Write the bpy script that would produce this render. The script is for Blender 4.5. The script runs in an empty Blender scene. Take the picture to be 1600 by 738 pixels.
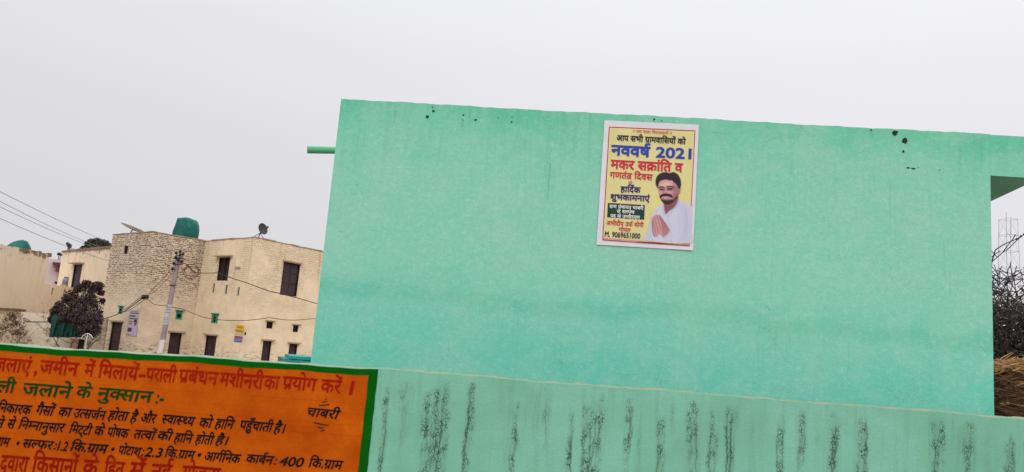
import bpy, bmesh, math, random
import numpy as np
from mathutils import Vector, Matrix
random.seed(7); RNG = np.random.default_rng(7)
S = bpy.context.scene
COL = S.collection

# ------------------------------------------------------------------ camera
F_PX, PITCH, ROLL = 1180.0, math.radians(8.5), math.atan(0.079)
EYE = Vector((0, 0, 2.65))
fw = Vector((0, math.cos(PITCH), math.sin(PITCH))); rt0 = Vector((1, 0, 0)); up0 = rt0.cross(fw)
RT = math.cos(ROLL) * rt0 + math.sin(ROLL) * up0
UP = -math.sin(ROLL) * rt0 + math.cos(ROLL) * up0
cd = bpy.data.cameras.new('camera'); cam = bpy.data.objects.new('camera', cd); COL.objects.link(cam)
m = Matrix((RT, UP, -fw)).transposed().to_4x4(); m.translation = EYE
cam.matrix_world = m
cd.sensor_fit = 'HORIZONTAL'; cd.sensor_width = 36.0; cd.lens = F_PX / 1600 * 36.0
cd.clip_start = 0.05; cd.clip_end = 5000
S.camera = cam

# ------------------------------------------------------------------ world, sun, exposure
SUN_EL, SUN_AZ = math.radians(42), math.radians(172)      # azimuth clockwise from +Y: behind the camera, to the right
w = bpy.data.worlds.new('World'); S.world = w; w.use_nodes = True
nt = w.node_tree; nt.nodes.clear()
def wn(t, **k):
    n = nt.nodes.new(t)
    for a, b in k.items(): setattr(n, a, b)
    return n
sky = wn('ShaderNodeTexSky', sky_type='NISHITA', sun_disc=False, sun_elevation=SUN_EL, sun_rotation=SUN_AZ)
sky.air_density = 1.5; sky.dust_density = 6.0
tc = wn('ShaderNodeTexCoord'); sep = wn('ShaderNodeSeparateXYZ')
nt.links.new(tc.outputs['Generated'], sep.inputs[0])
ramp = wn('ShaderNodeValToRGB')
cr = ramp.color_ramp; cr.interpolation = 'EASE'
cr.elements[0].position = 0.0; cr.elements[0].color = (.268, .266, .277, 1)
cr.elements[1].position = 1.0; cr.elements[1].color = (.86, .86, .88, 1)
for p, c in ((.12, (.274, .272, .283)), (.21, (.281, .279, .290)), (.34, (.303, .301, .311)), (.42, (.320, .319, .328)), (.50, (.335, .334, .342)), (.62, (.50, .50, .505)), (.8, (.80, .80, .81))):
    e = cr.elements.new(p); e.color = (*c, 1)
nt.links.new(sep.outputs['Z'], ramp.inputs[0])
sc_ = wn('ShaderNodeMix', data_type='RGBA', blend_type='MULTIPLY'); sc_.inputs[0].default_value = 1
nt.links.new(ramp.outputs[0], sc_.inputs[6]); sc_.inputs[7].default_value = (28, 28, 28, 1)
cl = wn('ShaderNodeTexNoise'); cl.inputs['Scale'].default_value = 1.6; cl.inputs['Detail'].default_value = 3
nt.links.new(tc.outputs['Generated'], cl.inputs['Vector'])
clr = wn('ShaderNodeMapRange'); clr.inputs[1].default_value = .3; clr.inputs[2].default_value = .7
clr.inputs[3].default_value = .985; clr.inputs[4].default_value = 1.015
nt.links.new(cl.outputs[0], clr.inputs[0])
azm = wn('ShaderNodeMath', operation='MULTIPLY_ADD'); azm.inputs[1].default_value = .085; azm.inputs[2].default_value = 1.0
nt.links.new(sep.outputs['X'], azm.inputs[0])
azc = wn('ShaderNodeMath', operation='MULTIPLY'); nt.links.new(azm.outputs[0], azc.inputs[0]); nt.links.new(clr.outputs[0], azc.inputs[1])
cm = wn('ShaderNodeMix', data_type='RGBA', blend_type='MULTIPLY'); cm.inputs[0].default_value = 1
nt.links.new(sc_.outputs[2], cm.inputs[6]); nt.links.new(azc.outputs[0], cm.inputs[7])
mx = wn('ShaderNodeMix', data_type='RGBA'); mx.inputs[0].default_value = .94
nt.links.new(sky.outputs[0], mx.inputs[6]); nt.links.new(cm.outputs[2], mx.inputs[7])
bg = wn('ShaderNodeBackground'); bg.inputs[1].default_value = 0.1
nt.links.new(mx.outputs[2], bg.inputs[0])
out = wn('ShaderNodeOutputWorld'); nt.links.new(bg.outputs[0], out.inputs[0])
sd = bpy.data.lights.new('sun', 'SUN'); sd.energy = 1.2; sd.angle = math.radians(24); sd.color = (1, .985, .96)
sun = bpy.data.objects.new('sun', sd); COL.objects.link(sun)
sdir = Vector((math.sin(SUN_AZ) * math.cos(SUN_EL), math.cos(SUN_AZ) * math.cos(SUN_EL), math.sin(SUN_EL)))
sun.rotation_euler = sdir.to_track_quat('Z', 'Y').to_euler(); sun.location = (0, -20, 30)
vs = S.view_settings; vs.view_transform = 'Standard'; vs.look = 'None'; vs.gamma = 1; vs.exposure = 0.0; vs.use_curve_mapping = False

# ------------------------------------------------------------------ picture geometry: rays through the photograph's pixels
def ray(px, py):
    return fw + RT * ((px - 800) / F_PX) + UP * ((369 - py) / F_PX)
def at_height(px, py, z):
    d = ray(px, py); return EYE + d * ((z - EYE.z) / d.z)
def at_depth(px, py, Y):
    d = ray(px, py); return EYE + d * (Y / d.y)
class Plane:
    """vertical plane: origin o, horizontal unit u, outward normal n (towards the camera)"""
    def __init__(s, a, b):
        s.o = Vector((a.x, a.y, 0)); s.u = (Vector((b.x, b.y, 0)) - s.o).normalized()
        s.n = Vector((s.u.y, -s.u.x, 0))
        if s.n.dot(Vector((EYE.x, EYE.y, 0)) - s.o) < 0: s.n = -s.n
    def hit(s, px, py, off=0):
        d = ray(px, py); o = s.o + s.n * off
        t = (o - EYE).dot(s.n) / d.dot(s.n); p = EYE + d * t
        return (p - s.o).dot(s.u), p.z
    def pt(s, u, z, off=0):
        p = s.o + s.u * u + s.n * off; return Vector((p.x, p.y, z))
    def at(s, px, py, off=0):
        return s.pt(*s.hit(px, py, off), off)

# ------------------------------------------------------------------ mesh helpers
class MB:
    def __init__(s): s.v = []; s.f = []; s.m = []; s.uv = []
    def face(s, pts, mi=0, uv=None):
        i = len(s.v); s.v += [tuple(p) for p in pts]; s.f.append(tuple(range(i, i + len(pts)))); s.m.append(mi)
        s.uv += (uv if uv else [(p[0] + p[1], p[2]) for p in pts])
    def box(s, c, ax, mi=0):
        """c = centre, ax = three half-axis vectors"""
        a, b, d = ax
        P = lambda i, j, k: c + a * i + b * j + d * k
        for q in (((-1,-1,-1),(-1,1,-1),(1,1,-1),(1,-1,-1)), ((-1,-1,1),(1,-1,1),(1,1,1),(-1,1,1)), ((-1,-1,-1),(1,-1,-1),(1,-1,1),(-1,-1,1)),
                  ((1,1,-1),(-1,1,-1),(-1,1,1),(1,1,1)), ((-1,1,-1),(-1,-1,-1),(-1,-1,1),(-1,1,1)), ((1,-1,-1),(1,1,-1),(1,1,1),(1,-1,1))):
            s.face([P(*t) for t in q], mi)
    def pbox(s, pl, u0, u1, z0, z1, o0, o1, mi=0):
        s.box(pl.pt((u0 + u1) / 2, (z0 + z1) / 2, (o0 + o1) / 2), (pl.u * abs(u1 - u0) / 2, pl.n * abs(o1 - o0) / 2, Vector((0, 0, (z1 - z0) / 2))), mi)
    def tube(s, pts, rad, n=6, mi=0, cap=True):
        pts = [Vector(p) for p in pts]
        if not hasattr(rad, '__len__'): rad = [rad] * len(pts)
        rings = []; ref = None
        for i, p in enumerate(pts):
            t = (pts[min(i + 1, len(pts) - 1)] - pts[max(i - 1, 0)]).normalized()
            if ref is None: ref = t.orthogonal().normalized()
            else: ref = (ref - t * ref.dot(t)).normalized()
            b = t.cross(ref)
            base = len(s.v)
            for k in range(n):
                a = 2 * math.pi * k / n; s.v.append(tuple(p + (ref * math.cos(a) + b * math.sin(a)) * rad[i]))
            rings.append(base)
        for i in range(len(pts) - 1):
            for k in range(n):
                k2 = (k + 1) % n
                s.f.append((rings[i] + k, rings[i] + k2, rings[i + 1] + k2, rings[i + 1] + k)); s.m.append(mi); s.uv += [(0, 0)] * 4
        if cap:
            s.f.append(tuple(rings[0] + k for k in range(n))[::-1]); s.m.append(mi); s.uv += [(0, 0)] * n
            s.f.append(tuple(rings[-1] + k for k in range(n))); s.m.append(mi); s.uv += [(0, 0)] * n
    def lathe(s, c, axis, prof, n=20, mi=0):
        """prof = [(distance along axis, radius)]"""
        axis = axis.normalized(); r = axis.orthogonal().normalized(); b = axis.cross(r); rings = []
        for h, q in prof:
            rings.append(len(s.v))
            for k in range(n):
                a = 2 * math.pi * k / n; s.v.append(tuple(c + axis * h + (r * math.cos(a) + b * math.sin(a)) * q))
        for i in range(len(prof) - 1):
            for k in range(n):
                k2 = (k + 1) % n
                s.f.append((rings[i] + k, rings[i] + k2, rings[i + 1] + k2, rings[i + 1] + k)); s.m.append(mi); s.uv += [(0, 0)] * 4
    def build(s, name, mats, parent=None, smooth=False):
        me = bpy.data.meshes.new(name); me.from_pydata(s.v, [], s.f)
        if not isinstance(mats, (list, tuple)): mats = [mats]
        for q in mats: me.materials.append(q)
        me.polygons.foreach_set('material_index', s.m)
        uv = me.uv_layers.new(name='UVMap'); uv.data.foreach_set('uv', np.array(s.uv, dtype=np.float32).ravel())
        if smooth: me.polygons.foreach_set('use_smooth', [True] * len(s.f))
        me.update()
        o = bpy.data.objects.new(name, me); COL.objects.link(o)
        if parent: attach(o, parent)
        return o
def attach(o, parent):
    o.parent = parent
    o.matrix_parent_inverse = parent.matrix_basis.inverted() if parent.parent is None else (parent.parent.matrix_basis @ parent.matrix_basis).inverted() if False else Matrix.Translation(-BASE.get(parent.name, Vector((0, 0, 0))))
BASE = {}
def tag(o, label=None, cat=None, group=None, kind=None):
    if label: o['label'] = label
    if cat: o['category'] = cat
    if group: o['group'] = group
    if kind: o['kind'] = kind
    return o
def thing(name, label, cat, loc=(0, 0, 0), group=None):
    o = bpy.data.objects.new(name, None); COL.objects.link(o); o.empty_display_size = .2
    o.location = loc; BASE[o.name] = Vector(loc)
    return tag(o, label, cat, group)

# ------------------------------------------------------------------ materials
def srgb(r, g, b):
    f = lambda c: (c / 255 / 12.92) if c / 255 <= .04045 else ((c / 255 + .055) / 1.055) ** 2.4
    return (f(r), f(g), f(b))
class MT:
    def __init__(s, name, rough=.9):
        s.m = bpy.data.materials.new(name); s.m.use_nodes = True; s.t = s.m.node_tree
        s.b = s.t.nodes['Principled BSDF']; s.b.inputs['Roughness'].default_value = rough
        s.b.inputs['Specular IOR Level'].default_value = .25
    def n(s, t, ins=None, **k):
        q = s.t.nodes.new(t)
        for a, b in k.items(): setattr(q, a, b)
        for a, b in (ins or {}).items():
            if hasattr(b, 'is_output'): s.t.links.new(b, q.inputs[a])
            else: q.inputs[a].default_value = b
        return q
    def noise(s, vec, scale, detail=4, rough=.55, dist=0):
        return s.n('ShaderNodeTexNoise', {'Vector': vec, 'Scale': scale, 'Detail': detail, 'Roughness': rough, 'Distortion': dist}).outputs[0]
    def map(s, v, a, b, c=0, d=1):
        return s.n('ShaderNodeMapRange', {0: v, 1: a, 2: b, 3: c, 4: d}).outputs[0]
    def mix(s, f, a, b, blend='MIX'):
        q = s.n('ShaderNodeMix', data_type='RGBA', blend_type=blend)
        for i, v in ((0, f), (6, a), (7, b)):
            if hasattr(v, 'is_output'): s.t.links.new(v, q.inputs[i])
            else: q.inputs[i].default_value = v if i == 0 else (*v, 1)[:4]
        return q.outputs[2]
    def math(s, op, a, b=0, c=0):
        return s.n('ShaderNodeMath', {0: a, 1: b, 2: c}, operation=op).outputs[0]
    def scale(s, vec, x, y, z=1):
        return s.n('ShaderNodeMapping', {'Vector': vec, 'Scale': (x, y, z)}).outputs[0]
    def uv(s): return s.n('ShaderNodeUVMap', uv_map='UVMap').outputs[0]
    def obj(s): return s.n('ShaderNodeTexCoord').outputs['Object']
    def color(s, c):
        if hasattr(c, 'is_output'): s.t.links.new(c, s.b.inputs['Base Color'])
        else: s.b.inputs['Base Color'].default_value = (*c, 1)
        return s
    def bump(s, h, strength=.3, dist=.01):
        q = s.n('ShaderNodeBump', {'Height': h, 'Strength': strength, 'Distance': dist}); s.t.links.new(q.outputs[0], s.b.inputs['Normal']); return s
def simple(name, c, rough=.85, var=.12, scale=6, metal=0):
    M = MT(name, rough); o = M.obj()
    f = M.map(M.noise(o, scale, 5), .3, .7)
    M.color(M.mix(f, tuple(x * (1 - var) for x in c), tuple(min(1, x * (1 + var)) for x in c)))
    M.b.inputs['Metallic'].default_value = metal
    return M.m

def facade_material():
    M = MT('green_plaster_paint', .88); uv = M.uv()
    sep = M.n('ShaderNodeSeparateXYZ', {0: uv}).outputs
    big = M.noise(uv, .75, 4, .6, .4); mid = M.noise(uv, 3.5, 5, .6); fine = M.noise(uv, 42, 4, .7)
    streak = M.noise(M.scale(uv, 22, .8), 1, 4, .6); strk2 = M.noise(M.scale(uv, 55, 1.6), 1, 3, .6)
    # coats of paint by height, edges broken by noise
    zz = M.math('ADD', sep[1], M.math('MULTIPLY', M.math('SUBTRACT', big, .5), .34))
    zz = M.math('ADD', zz, M.math('MULTIPLY', M.math('SUBTRACT', mid, .5), .16))
    r = M.n('ShaderNodeValToRGB', {0: M.map(zz, 2.3, 4.5)}); e = r.color_ramp
    tur, lowt, pale, sat = FAC['tur'], FAC['low'], FAC['pale'], FAC['sat']
    e.elements[0].position = 0; e.elements[0].color = (*tur, 1)
    e.elements[1].position = 1; e.elements[1].color = (*sat, 1)
    for p, c in ((.16, tur), (.27, FAC['low']), (.300, FAC['tide']), (.325, FAC['tide']), (.350, lowt), (.45, pale), (.74, pale), (.88, FAC['mid']), (.96, sat)):
        q = e.elements.new(p); q.color = (*c, 1)
    c = r.outputs[0]
    # rolled-on patches, slightly yellower or bluer
    pt = M.map(M.noise(uv, 1.35, 5, .62, .8), .42, .62)
    c = M.mix(M.math('MULTIPLY', pt, .5), c, FAC['grey'])
    c = M.mix(M.math('MULTIPLY', M.map(mid, .35, .7), .28), c, FAC['deep'])
    # runs of dirt from the top edge
    top = M.map(sep[1], 3.55, 4.42)
    st = M.math('MULTIPLY', M.math('MULTIPLY', M.map(streak, .5, .68), M.map(big, .3, .6)), top)
    c = M.mix(M.math('MULTIPLY', st, .30), c, FAC['dirt'])
    c = M.mix(M.math('MULTIPLY', M.map(strk2, .56, .74), M.math('MULTIPLY', M.map(M.noise(uv, 1.7, 2), .4, .6), .30)), c, FAC['dirt'])
    # faint roller / trowel grain and specks
    c = M.mix(M.map(fine, .3, .75, 0, .16), c, FAC['dirt'])
    peel = M.noise(uv, 24, 6, .75); c = M.mix(M.map(peel, .30, .60, .30, 0), c, FAC['deep']); c = M.mix(M.map(peel, .50, .72, 0, .45), c, FAC['speck'])
    grit = M.noise(uv, 75, 3, .8); c = M.mix(M.map(grit, .28, .5, .30, 0), c, FAC['dirt'])
    pat = M.noise(uv, 2.1, 3, .55, 2.2); c = M.mix(M.math('MULTIPLY', M.map(pat, .50, .57), .20), c, FAC['grey']); c = M.mix(M.math('MULTIPLY', M.map(M.noise(uv, 4.7, 4, .6, 1.6), .55, .62), .22), c, FAC['deep'])
    lap = M.noise(M.scale(uv, .7, 5), 1, 5, .7); c = M.mix(M.math('MULTIPLY', M.map(lap, .52, .66), .22), c, FAC['deep'])
    sp = M.map(M.noise(uv, 90, 2, .5), .70, .76)
    c = M.mix(M.math('MULTIPLY', sp, .35), c, FAC['speck'])
    # hairline cracks
    vr = M.n('ShaderNodeTexVoronoi', {'Vector': M.n('ShaderNodeVectorMath', {0: uv, 1: M.n('ShaderNodeTexNoise', {'Vector': uv, 'Scale': 3.0, 'Detail': 4}).outputs[1]}, operation='ADD').outputs[0], 'Scale': 1.3}, feature='DISTANCE_TO_EDGE').outputs[0]
    ck = M.math('MULTIPLY', M.map(vr, .0, .006, 1, 0), M.map(M.noise(uv, 2.2, 2), .52, .64))
    c = M.mix(M.math('MULTIPLY', ck, .5), c, FAC['dirt'])
    M.color(c)
    M.bump(M.math('ADD', M.math('MULTIPLY', fine, .6), mid), .35, .008)
    return M.m
FAC = dict(tide=srgb(106, 186, 166), tur=srgb(108, 192, 175), low=srgb(124, 195, 179), pale=srgb(137, 198, 180), mid=srgb(118, 194, 170), sat=srgb(92, 184, 152),
           grey=srgb(148, 196, 178), deep=srgb(104, 190, 166), dirt=srgb(76, 140, 118), speck=srgb(160, 212, 196))

def boundary_material():
    M = MT('weathered_green_wall_paint', .9); uv = M.uv()
    big = M.noise(uv, 1.1, 4, .6, .3); mid = M.noise(uv, 6, 5, .6); fine = M.noise(uv, 60, 4, .7)
    c = M.mix(M.map(big, .35, .65), srgb(110, 170, 146), srgb(126, 186, 170))
    c = M.mix(M.math('MULTIPLY', M.map(mid, .4, .7), .3), c, srgb(104, 168, 142))
    c = M.mix(M.map(fine, .35, .75, 0, .2), c, srgb(76, 126, 106))
    vs_ = M.noise(M.scale(uv, 18, 1.2), 1, 4, .6)
    c = M.mix(M.math('MULTIPLY', M.map(vs_, .52, .7), .35), c, srgb(88, 138, 112))
    at = M.n('ShaderNodeAttribute', attribute_name='stain').outputs['Fac']
    ln = M.n('ShaderNodeAttribute', attribute_name='streak').outputs['Fac']
    # algae: soft darkening, a web of fine cracks and black drip lines
    c = M.mix(M.math('MULTIPLY', at, M.map(M.noise(M.scale(uv, 40, 6), 1, 4, .65), .35, .7, .12, .6)), c, srgb(98, 130, 104))
    nv = M.n('ShaderNodeTexNoise', {'Vector': M.scale(uv, 34, 26), 'Scale': 1, 'Detail': 3}).outputs[1]
    vv = M.n('ShaderNodeVectorMath', {0: M.scale(uv, 72, 46), 1: M.n('ShaderNodeVectorMath', {0: nv, 3: 1.6}, operation='SCALE').outputs[0]}, operation='ADD').outputs[0]
    vr = M.n('ShaderNodeTexVoronoi', {'Vector': vv, 'Scale': 1}, feature='DISTANCE_TO_EDGE').outputs[0]
    web = M.math('MULTIPLY', M.map(vr, .04, .15, 1, 0), M.map(at, .10, .6))
    web = M.math('MULTIPLY', web, M.map(M.noise(M.scale(uv, 20, 10), 1, 3, .6), .42, .56))
    c = M.mix(M.math('MULTIPLY', web, .88), c, srgb(40, 62, 48))
    drip = M.math('MULTIPLY', ln, M.map(M.noise(M.scale(uv, 70, 18), 1, 5, .75), .22, .5))
    c = M.mix(M.math('MULTIPLY', drip, .86), c, srgb(30, 46, 36))
    M.color(c); M.bump(M.math('ADD', M.math('MULTIPLY', fine, .5), mid), .4, .008)
    return M.m

def brick_material(name, base, dark, amount, lime):
    M = MT(name, .95); uv = M.uv()
    big = M.noise(uv, .35, 4, .6, .5); mid = M.noise(uv, 1.6, 5, .65)
    nz = M.n('ShaderNodeTexNoise', {'Vector': uv, 'Scale': 2.5, 'Detail': 3}).outputs[1]
    v = M.n('ShaderNodeVectorMath', {0: uv, 1: M.n('ShaderNodeVectorMath', {0: nz, 3: .10}, operation='SCALE').outputs[0]}, operation='ADD').outputs[0]
    br = M.n('ShaderNodeTexBrick', {'Vector': v, 'Scale': 1, 'Mortar Size': .026, 'Mortar Smooth': .3, 'Bias': 0, 'Brick Width': .27, 'Row Height': .10, 'Color1': (0, 0, 0, 1), 'Color2': (1, 1, 1, 1), 'Mortar': (.5, .5, .5, 1)})
    joint = br.outputs['Fac']
    c = M.mix(M.map(mid, .3, .7), tuple(x * .88 for x in base), lime)
    c = M.mix(M.math('MULTIPLY', M.map(br.outputs['Color'], 0, 1), .12), c, tuple(x * .72 for x in base))
    z = M.n('ShaderNodeSeparateXYZ', {0: uv}).outputs[1]
    hgt = M.map(z, 3.2, 5.2, .12, 1)
    wear = M.math('MULTIPLY', M.map(big, .44 - .16 * amount, .62 - .16 * amount), hgt)
    dash = M.map(M.noise(M.scale(uv, 3.4, 8), 1, 5, .8), .43, .56)
    j = M.math('MULTIPLY', M.math('MULTIPLY', joint, wear), dash)
    c = M.mix(M.math('MULTIPLY', j, min(1, .85 * amount)), c, dark)
    c = M.mix(M.math('MULTIPLY', M.math('MULTIPLY', M.map(M.noise(M.scale(uv, 2, 5), 2, 6, .8), .46, .62), wear), .42 * amount), c, tuple(x * 2.2 for x in dark))
    # spalled bricks
    spal = M.math('MULTIPLY', M.map(M.noise(M.scale(uv, 2.6, 8), 1.2, 5, .75), .62 - .05 * amount, .68 - .03 * amount), M.map(wear, .1, .8))
    c = M.mix(M.math('MULTIPLY', spal, .75 * amount), c, tuple(x * 1.5 for x in dark))
    # base rot
    rot = M.math('MULTIPLY', M.map(z, 1.15, 1.75, 1, 0), M.map(M.noise(M.scale(uv, 2.5, 9), 1, 4, .7), .5, .6))
    c = M.mix(M.math('MULTIPLY', rot, .7), c, tuple(x * 1.3 for x in dark))
    # runs of soot below the parapet
    run = M.math('MULTIPLY', M.map(M.noise(M.scale(uv, 3.2, .22), 1, 4, .6), .55, .72), M.map(z, 4.6, 7.1))
    c = M.mix(M.math('MULTIPLY', run, .55), c, tuple(x * 2.0 for x in dark))
    M.color(c); M.bump(M.math('SUBTRACT', mid, M.math('MULTIPLY', j, .8)), .5, .03)
    return M.m

def plaster_material(name, a, b, spall):
    M = MT(name, .93); uv = M.uv()
    f = M.map(M.noise(uv, .5, 5, .6, .4), .3, .7)
    c = M.mix(f, a, b)
    sp = M.map(M.noise(uv, 2.6, 6, .75), .54, .60)
    z = M.n('ShaderNodeSeparateXYZ', {0: uv}).outputs[1]
    e = M.map(z, spall - .75, spall - .15)
    e = M.math('MAXIMUM', M.math('MULTIPLY', e, 1.0), M.map(z, 2.9, 2.5, 0, .9))
    c = M.mix(M.math('MULTIPLY', M.math('MULTIPLY', sp, e), .85), c, srgb(112, 84, 66))
    run = M.math('MULTIPLY', M.map(M.noise(M.scale(uv, 3.5, .25), 1, 4, .6), .56, .72), .35)
    c = M.mix(run, c, tuple(x * .6 for x in a))
    M.color(c); M.bump(M.noise(uv, 12, 5), .3, .02)
    return M.m

def leaf_material(name, a, b):
    M = MT(name, .75)
    r = M.n('ShaderNodeNewGeometry').outputs['Random Per Island']
    M.color(M.mix(r, a, b)); M.m.node_tree.nodes['Principled BSDF'].inputs['Specular IOR Level'].default_value = .15
    return M.m

def sign_material():
    M = MT('orange_sign_paint', .8); uv = M.uv()
    c = M.mix(M.map(M.noise(uv, 2.2, 5, .65), .35, .65), srgb(162, 66, 4), srgb(192, 92, 10))
    c = M.mix(M.map(M.noise(uv, 40, 4, .7), .35, .75, 0, .3), c, srgb(140, 54, 4))
    z = M.n('ShaderNodeSeparateXYZ', {0: uv}).outputs[1]
    wob = M.math('MULTIPLY', M.noise(uv, 2, 2), .012)
    ph = M.math('FRACT', M.math('MULTIPLY', M.math('ADD', z, wob), 1 / .062))
    line = M.math('MULTIPLY', M.map(M.math('ABSOLUTE', M.math('SUBTRACT', ph, .5)), .0, .035, 1, 0), M.map(M.noise(M.scale(uv, 2, 10), 1, 3), .42, .6))
    c = M.mix(M.math('MULTIPLY', line, .45), c, srgb(110, 40, 8))
    M.b.inputs['Specular IOR Level'].default_value = .05; M.color(c); M.bump(M.noise(uv, 30, 4), .2, .006)
    return M.m

def brush(name, col, thin, amt=.5):
    """brushed lettering, worn in places"""
    M = MT(name, .75); o = M.obj()
    f = M.map(M.noise(o, 16, 4, .65), .52, .72, 0, amt)
    M.b.inputs['Specular IOR Level'].default_value = .05; M.color(M.mix(f, col, thin)); return M.m
def attr_material(name, rough=.55):
    M = MT(name, rough); a = M.n('ShaderNodeAttribute', attribute_name='print').outputs['Color']; M.color(a); return M.m

# ------------------------------------------------------------------ lettering: Devanagari set glyph by glyph from the built-in font
_fc = bpy.data.curves.new('glyph', 'FONT'); _fo = bpy.data.objects.new('glyph', _fc); COL.objects.link(_fo); _fc.resolution_u = 3
_gc = {}
def _raw(body, off):
    _fc.body = body; _fc.offset = off
    dg = bpy.context.evaluated_depsgraph_get(); dg.update()
    e = _fo.evaluated_get(dg); me = e.to_mesh()
    v = [(q.co.x, q.co.y) for q in me.vertices]; f = [tuple(p.vertices) for p in me.polygons]
    e.to_mesh_clear(); return v, f
_KW = {}
def glyph(ch, off=0):
    k = (ch, off)
    if k not in _gc:
        if off not in _KW: _KW[off] = max(x for x, y in _raw('क', off)[0])
        v, f = _raw(ch, off) if ch != ' ' else ([], [])
        v2, _ = _raw(ch + 'क', off)
        _gc[k] = (v, f, max(x for x, y in v2) - _KW[off])
    return _gc[k]
def clip_x(v, f, x):
    bm = bmesh.new(); vv = [bm.verts.new((a, b, 0)) for a, b in v]
    for q in f:
        try: bm.faces.new([vv[i] for i in q])
        except ValueError: pass
    bmesh.ops.bisect_plane(bm, geom=bm.verts[:] + bm.edges[:] + bm.faces[:], plane_co=(x, 0, 0), plane_no=(1, 0, 0), clear_outer=True)
    bm.verts.index_update()
    r = [(q.co.x, q.co.y) for q in bm.verts], [tuple(l.index for l in q.verts) for q in bm.faces]
    bm.free(); return r
def stroke2d(pts, wd):
    v = []; f = []
    for i, (x, y) in enumerate(pts):
        a = pts[max(i - 1, 0)]; b = pts[min(i + 1, len(pts) - 1)]; dx, dy = b[0] - a[0], b[1] - a[1]; l = math.hypot(dx, dy) or 1
        ww = wd / 2 * (.75 if i in (0, len(pts) - 1) else 1)
        v += [(x - dy / l * ww, y + dx / l * ww), (x + dy / l * ww, y - dx / l * ww)]
    for i in range(len(pts) - 1): f.append((2 * i, 2 * i + 1, 2 * i + 3, 2 * i + 2))
    return v, f
CONS = set(chr(c) for c in range(0x915, 0x93A)); VIR = '\u094d'
def shape(text, off=0):
    """returns verts, faces, width"""
    V = []; Fc = []; x = 0.0
    def put(v, f, dx, dy=0, s=1):
        b = len(V); V.extend((a * s + dx, c * s + dy) for a, c in v); Fc.extend(tuple(i + b for i in q) for q in f)
    wst = .075 + off * 2
    i = 0
    while i < len(text):
        ch = text[i]
        if ch not in CONS:
            v, f, a = glyph(ch, off); put(v, f, x); x += a if ch != ' ' else .30; i += 1; continue
        cl = [ch]; i += 1
        while i + 1 < len(text) and text[i] == VIR and text[i + 1] in CONS: cl.append(text[i + 1]); i += 2
        marks = ''
        while i < len(text) and (text[i] in '\u0901\u0902\u0903' or 0x93E <= ord(text[i]) <= 0x94C): marks += text[i]; i += 1
        reph = cl[0] == 'र' and len(cl) > 1
        if reph: cl = cl[1:]
        rak = len(cl) > 1 and cl[-1] == 'र'
        if rak: cl = cl[:-1]
        if 'ि' in marks:
            v, f, a = glyph('ि', off); put(v, f, x); x += a
        for h in cl[:-1]:
            v, f, a = glyph(h, off)
            if h in 'टडदह': put(v, f, x); vv, ff, _ = glyph(VIR, off); put(vv, ff, x + a); x += a
            else:
                cut = a * .66 if h in 'कफ' else a - .185
                cv, cf = clip_x(v, f, cut); put(cv, cf, x); x += cut - .01
        v, f, a = glyph(cl[-1], off); put(v, f, x); x0 = x; x += a
        if rak:
            sx = x0 + (a * .47 if cl[-1] in 'कफ' else a - .14)
            put(*stroke2d([(sx, .21), (sx - .12, .13), (sx - .27, .0)], wst), 0)
        for mk in marks:
            if mk == 'ि': continue
            v, f, a = glyph(mk, off)
            dx = .07 if mk in '\u0902' and any(q in marks for q in 'ेैोौ') else 0
            put(v, f, x + dx - (.0 if a > .1 else 0)); x += max(a, 0) if a > .1 else 0
        if reph:
            cx = x - (.14 if 'ी' not in marks else .05)
            put(*stroke2d([(cx, .62), (cx - .1, .70), (cx - .09, .80), (cx + .02, .85), (cx + .13, .80)], wst), 0)
    xs = [p[0] for p in V]
    return V, Fc, min(xs), max(xs)
def lettering(pl, text, left, right, height, off, mat, parent, bold=0.0, shear=0.0, jitter=0.0, dbl=None, name='lettering', headline=True):
    """left/right: photograph pixels of the ends of the head line; height: head line to base line in pixels"""
    v, f, a, b = shape(text, 0)
    uL, zL = pl.hit(*left, off); uR, zR = pl.hit(*right, off)
    _, zb = pl.hit(left[0], left[1] + height, off); h = zL - zb
    sx = (uR - uL) / (b - a); sy = h / .622
    mb = MB(); mb2 = []
    pts = []
    copies = [(0, 0)] + ([(bold * math.cos(k * math.pi / 4), bold * math.sin(k * math.pi / 4)) for k in range(8)] if bold > .02 else [(bold, 0), (-bold, 0), (0, bold), (0, -bold)] if bold else [])
    for ci, (bx, by) in enumerate(copies):
      for x, y in v:
        x += bx; y += by
        jx = jitter * math.sin(x * 3.1 + 1.3 * y); jy = jitter * math.sin(x * 1.7 + .6)
        u = uL + (x - a + shear * (y - .622) + jx) * sx; z = zL + (zR - zL) * (x - a) / (b - a) + (y - .622 + jy) * sy
        pts.append(pl.pt(u, z, off + ci * .00012))
    mb.v = [tuple(p) for p in pts]
    for ci in range(len(copies)):
        for q in f: mb.f.append(tuple(i + ci * len(v) for i in q)); mb.m.append(0); mb.uv += [(0, 0)] * len(q)
    return mb.build(name, mat, parent)

# ================================================================== GROUND
def ground():
    M = MT('dusty_ground', .95); o = M.obj()
    c = M.mix(M.map(M.noise(o, .15, 6), .35, .65), srgb(150, 132, 108), srgb(122, 104, 84))
    c = M.mix(M.map(M.noise(o, 3, 5), .45, .7, 0, .5), c, srgb(98, 92, 66))
    M.color(c); M.bump(M.noise(o, 5, 5), .4, .05)
    mb = MB(); R = 1500
    mb.face([(-R, -R, 0), (R, -R, 0), (R, R, 0), (-R, R, 0)])
    tag(mb.build('ground', M.m), kind='structure')
ground()

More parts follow.
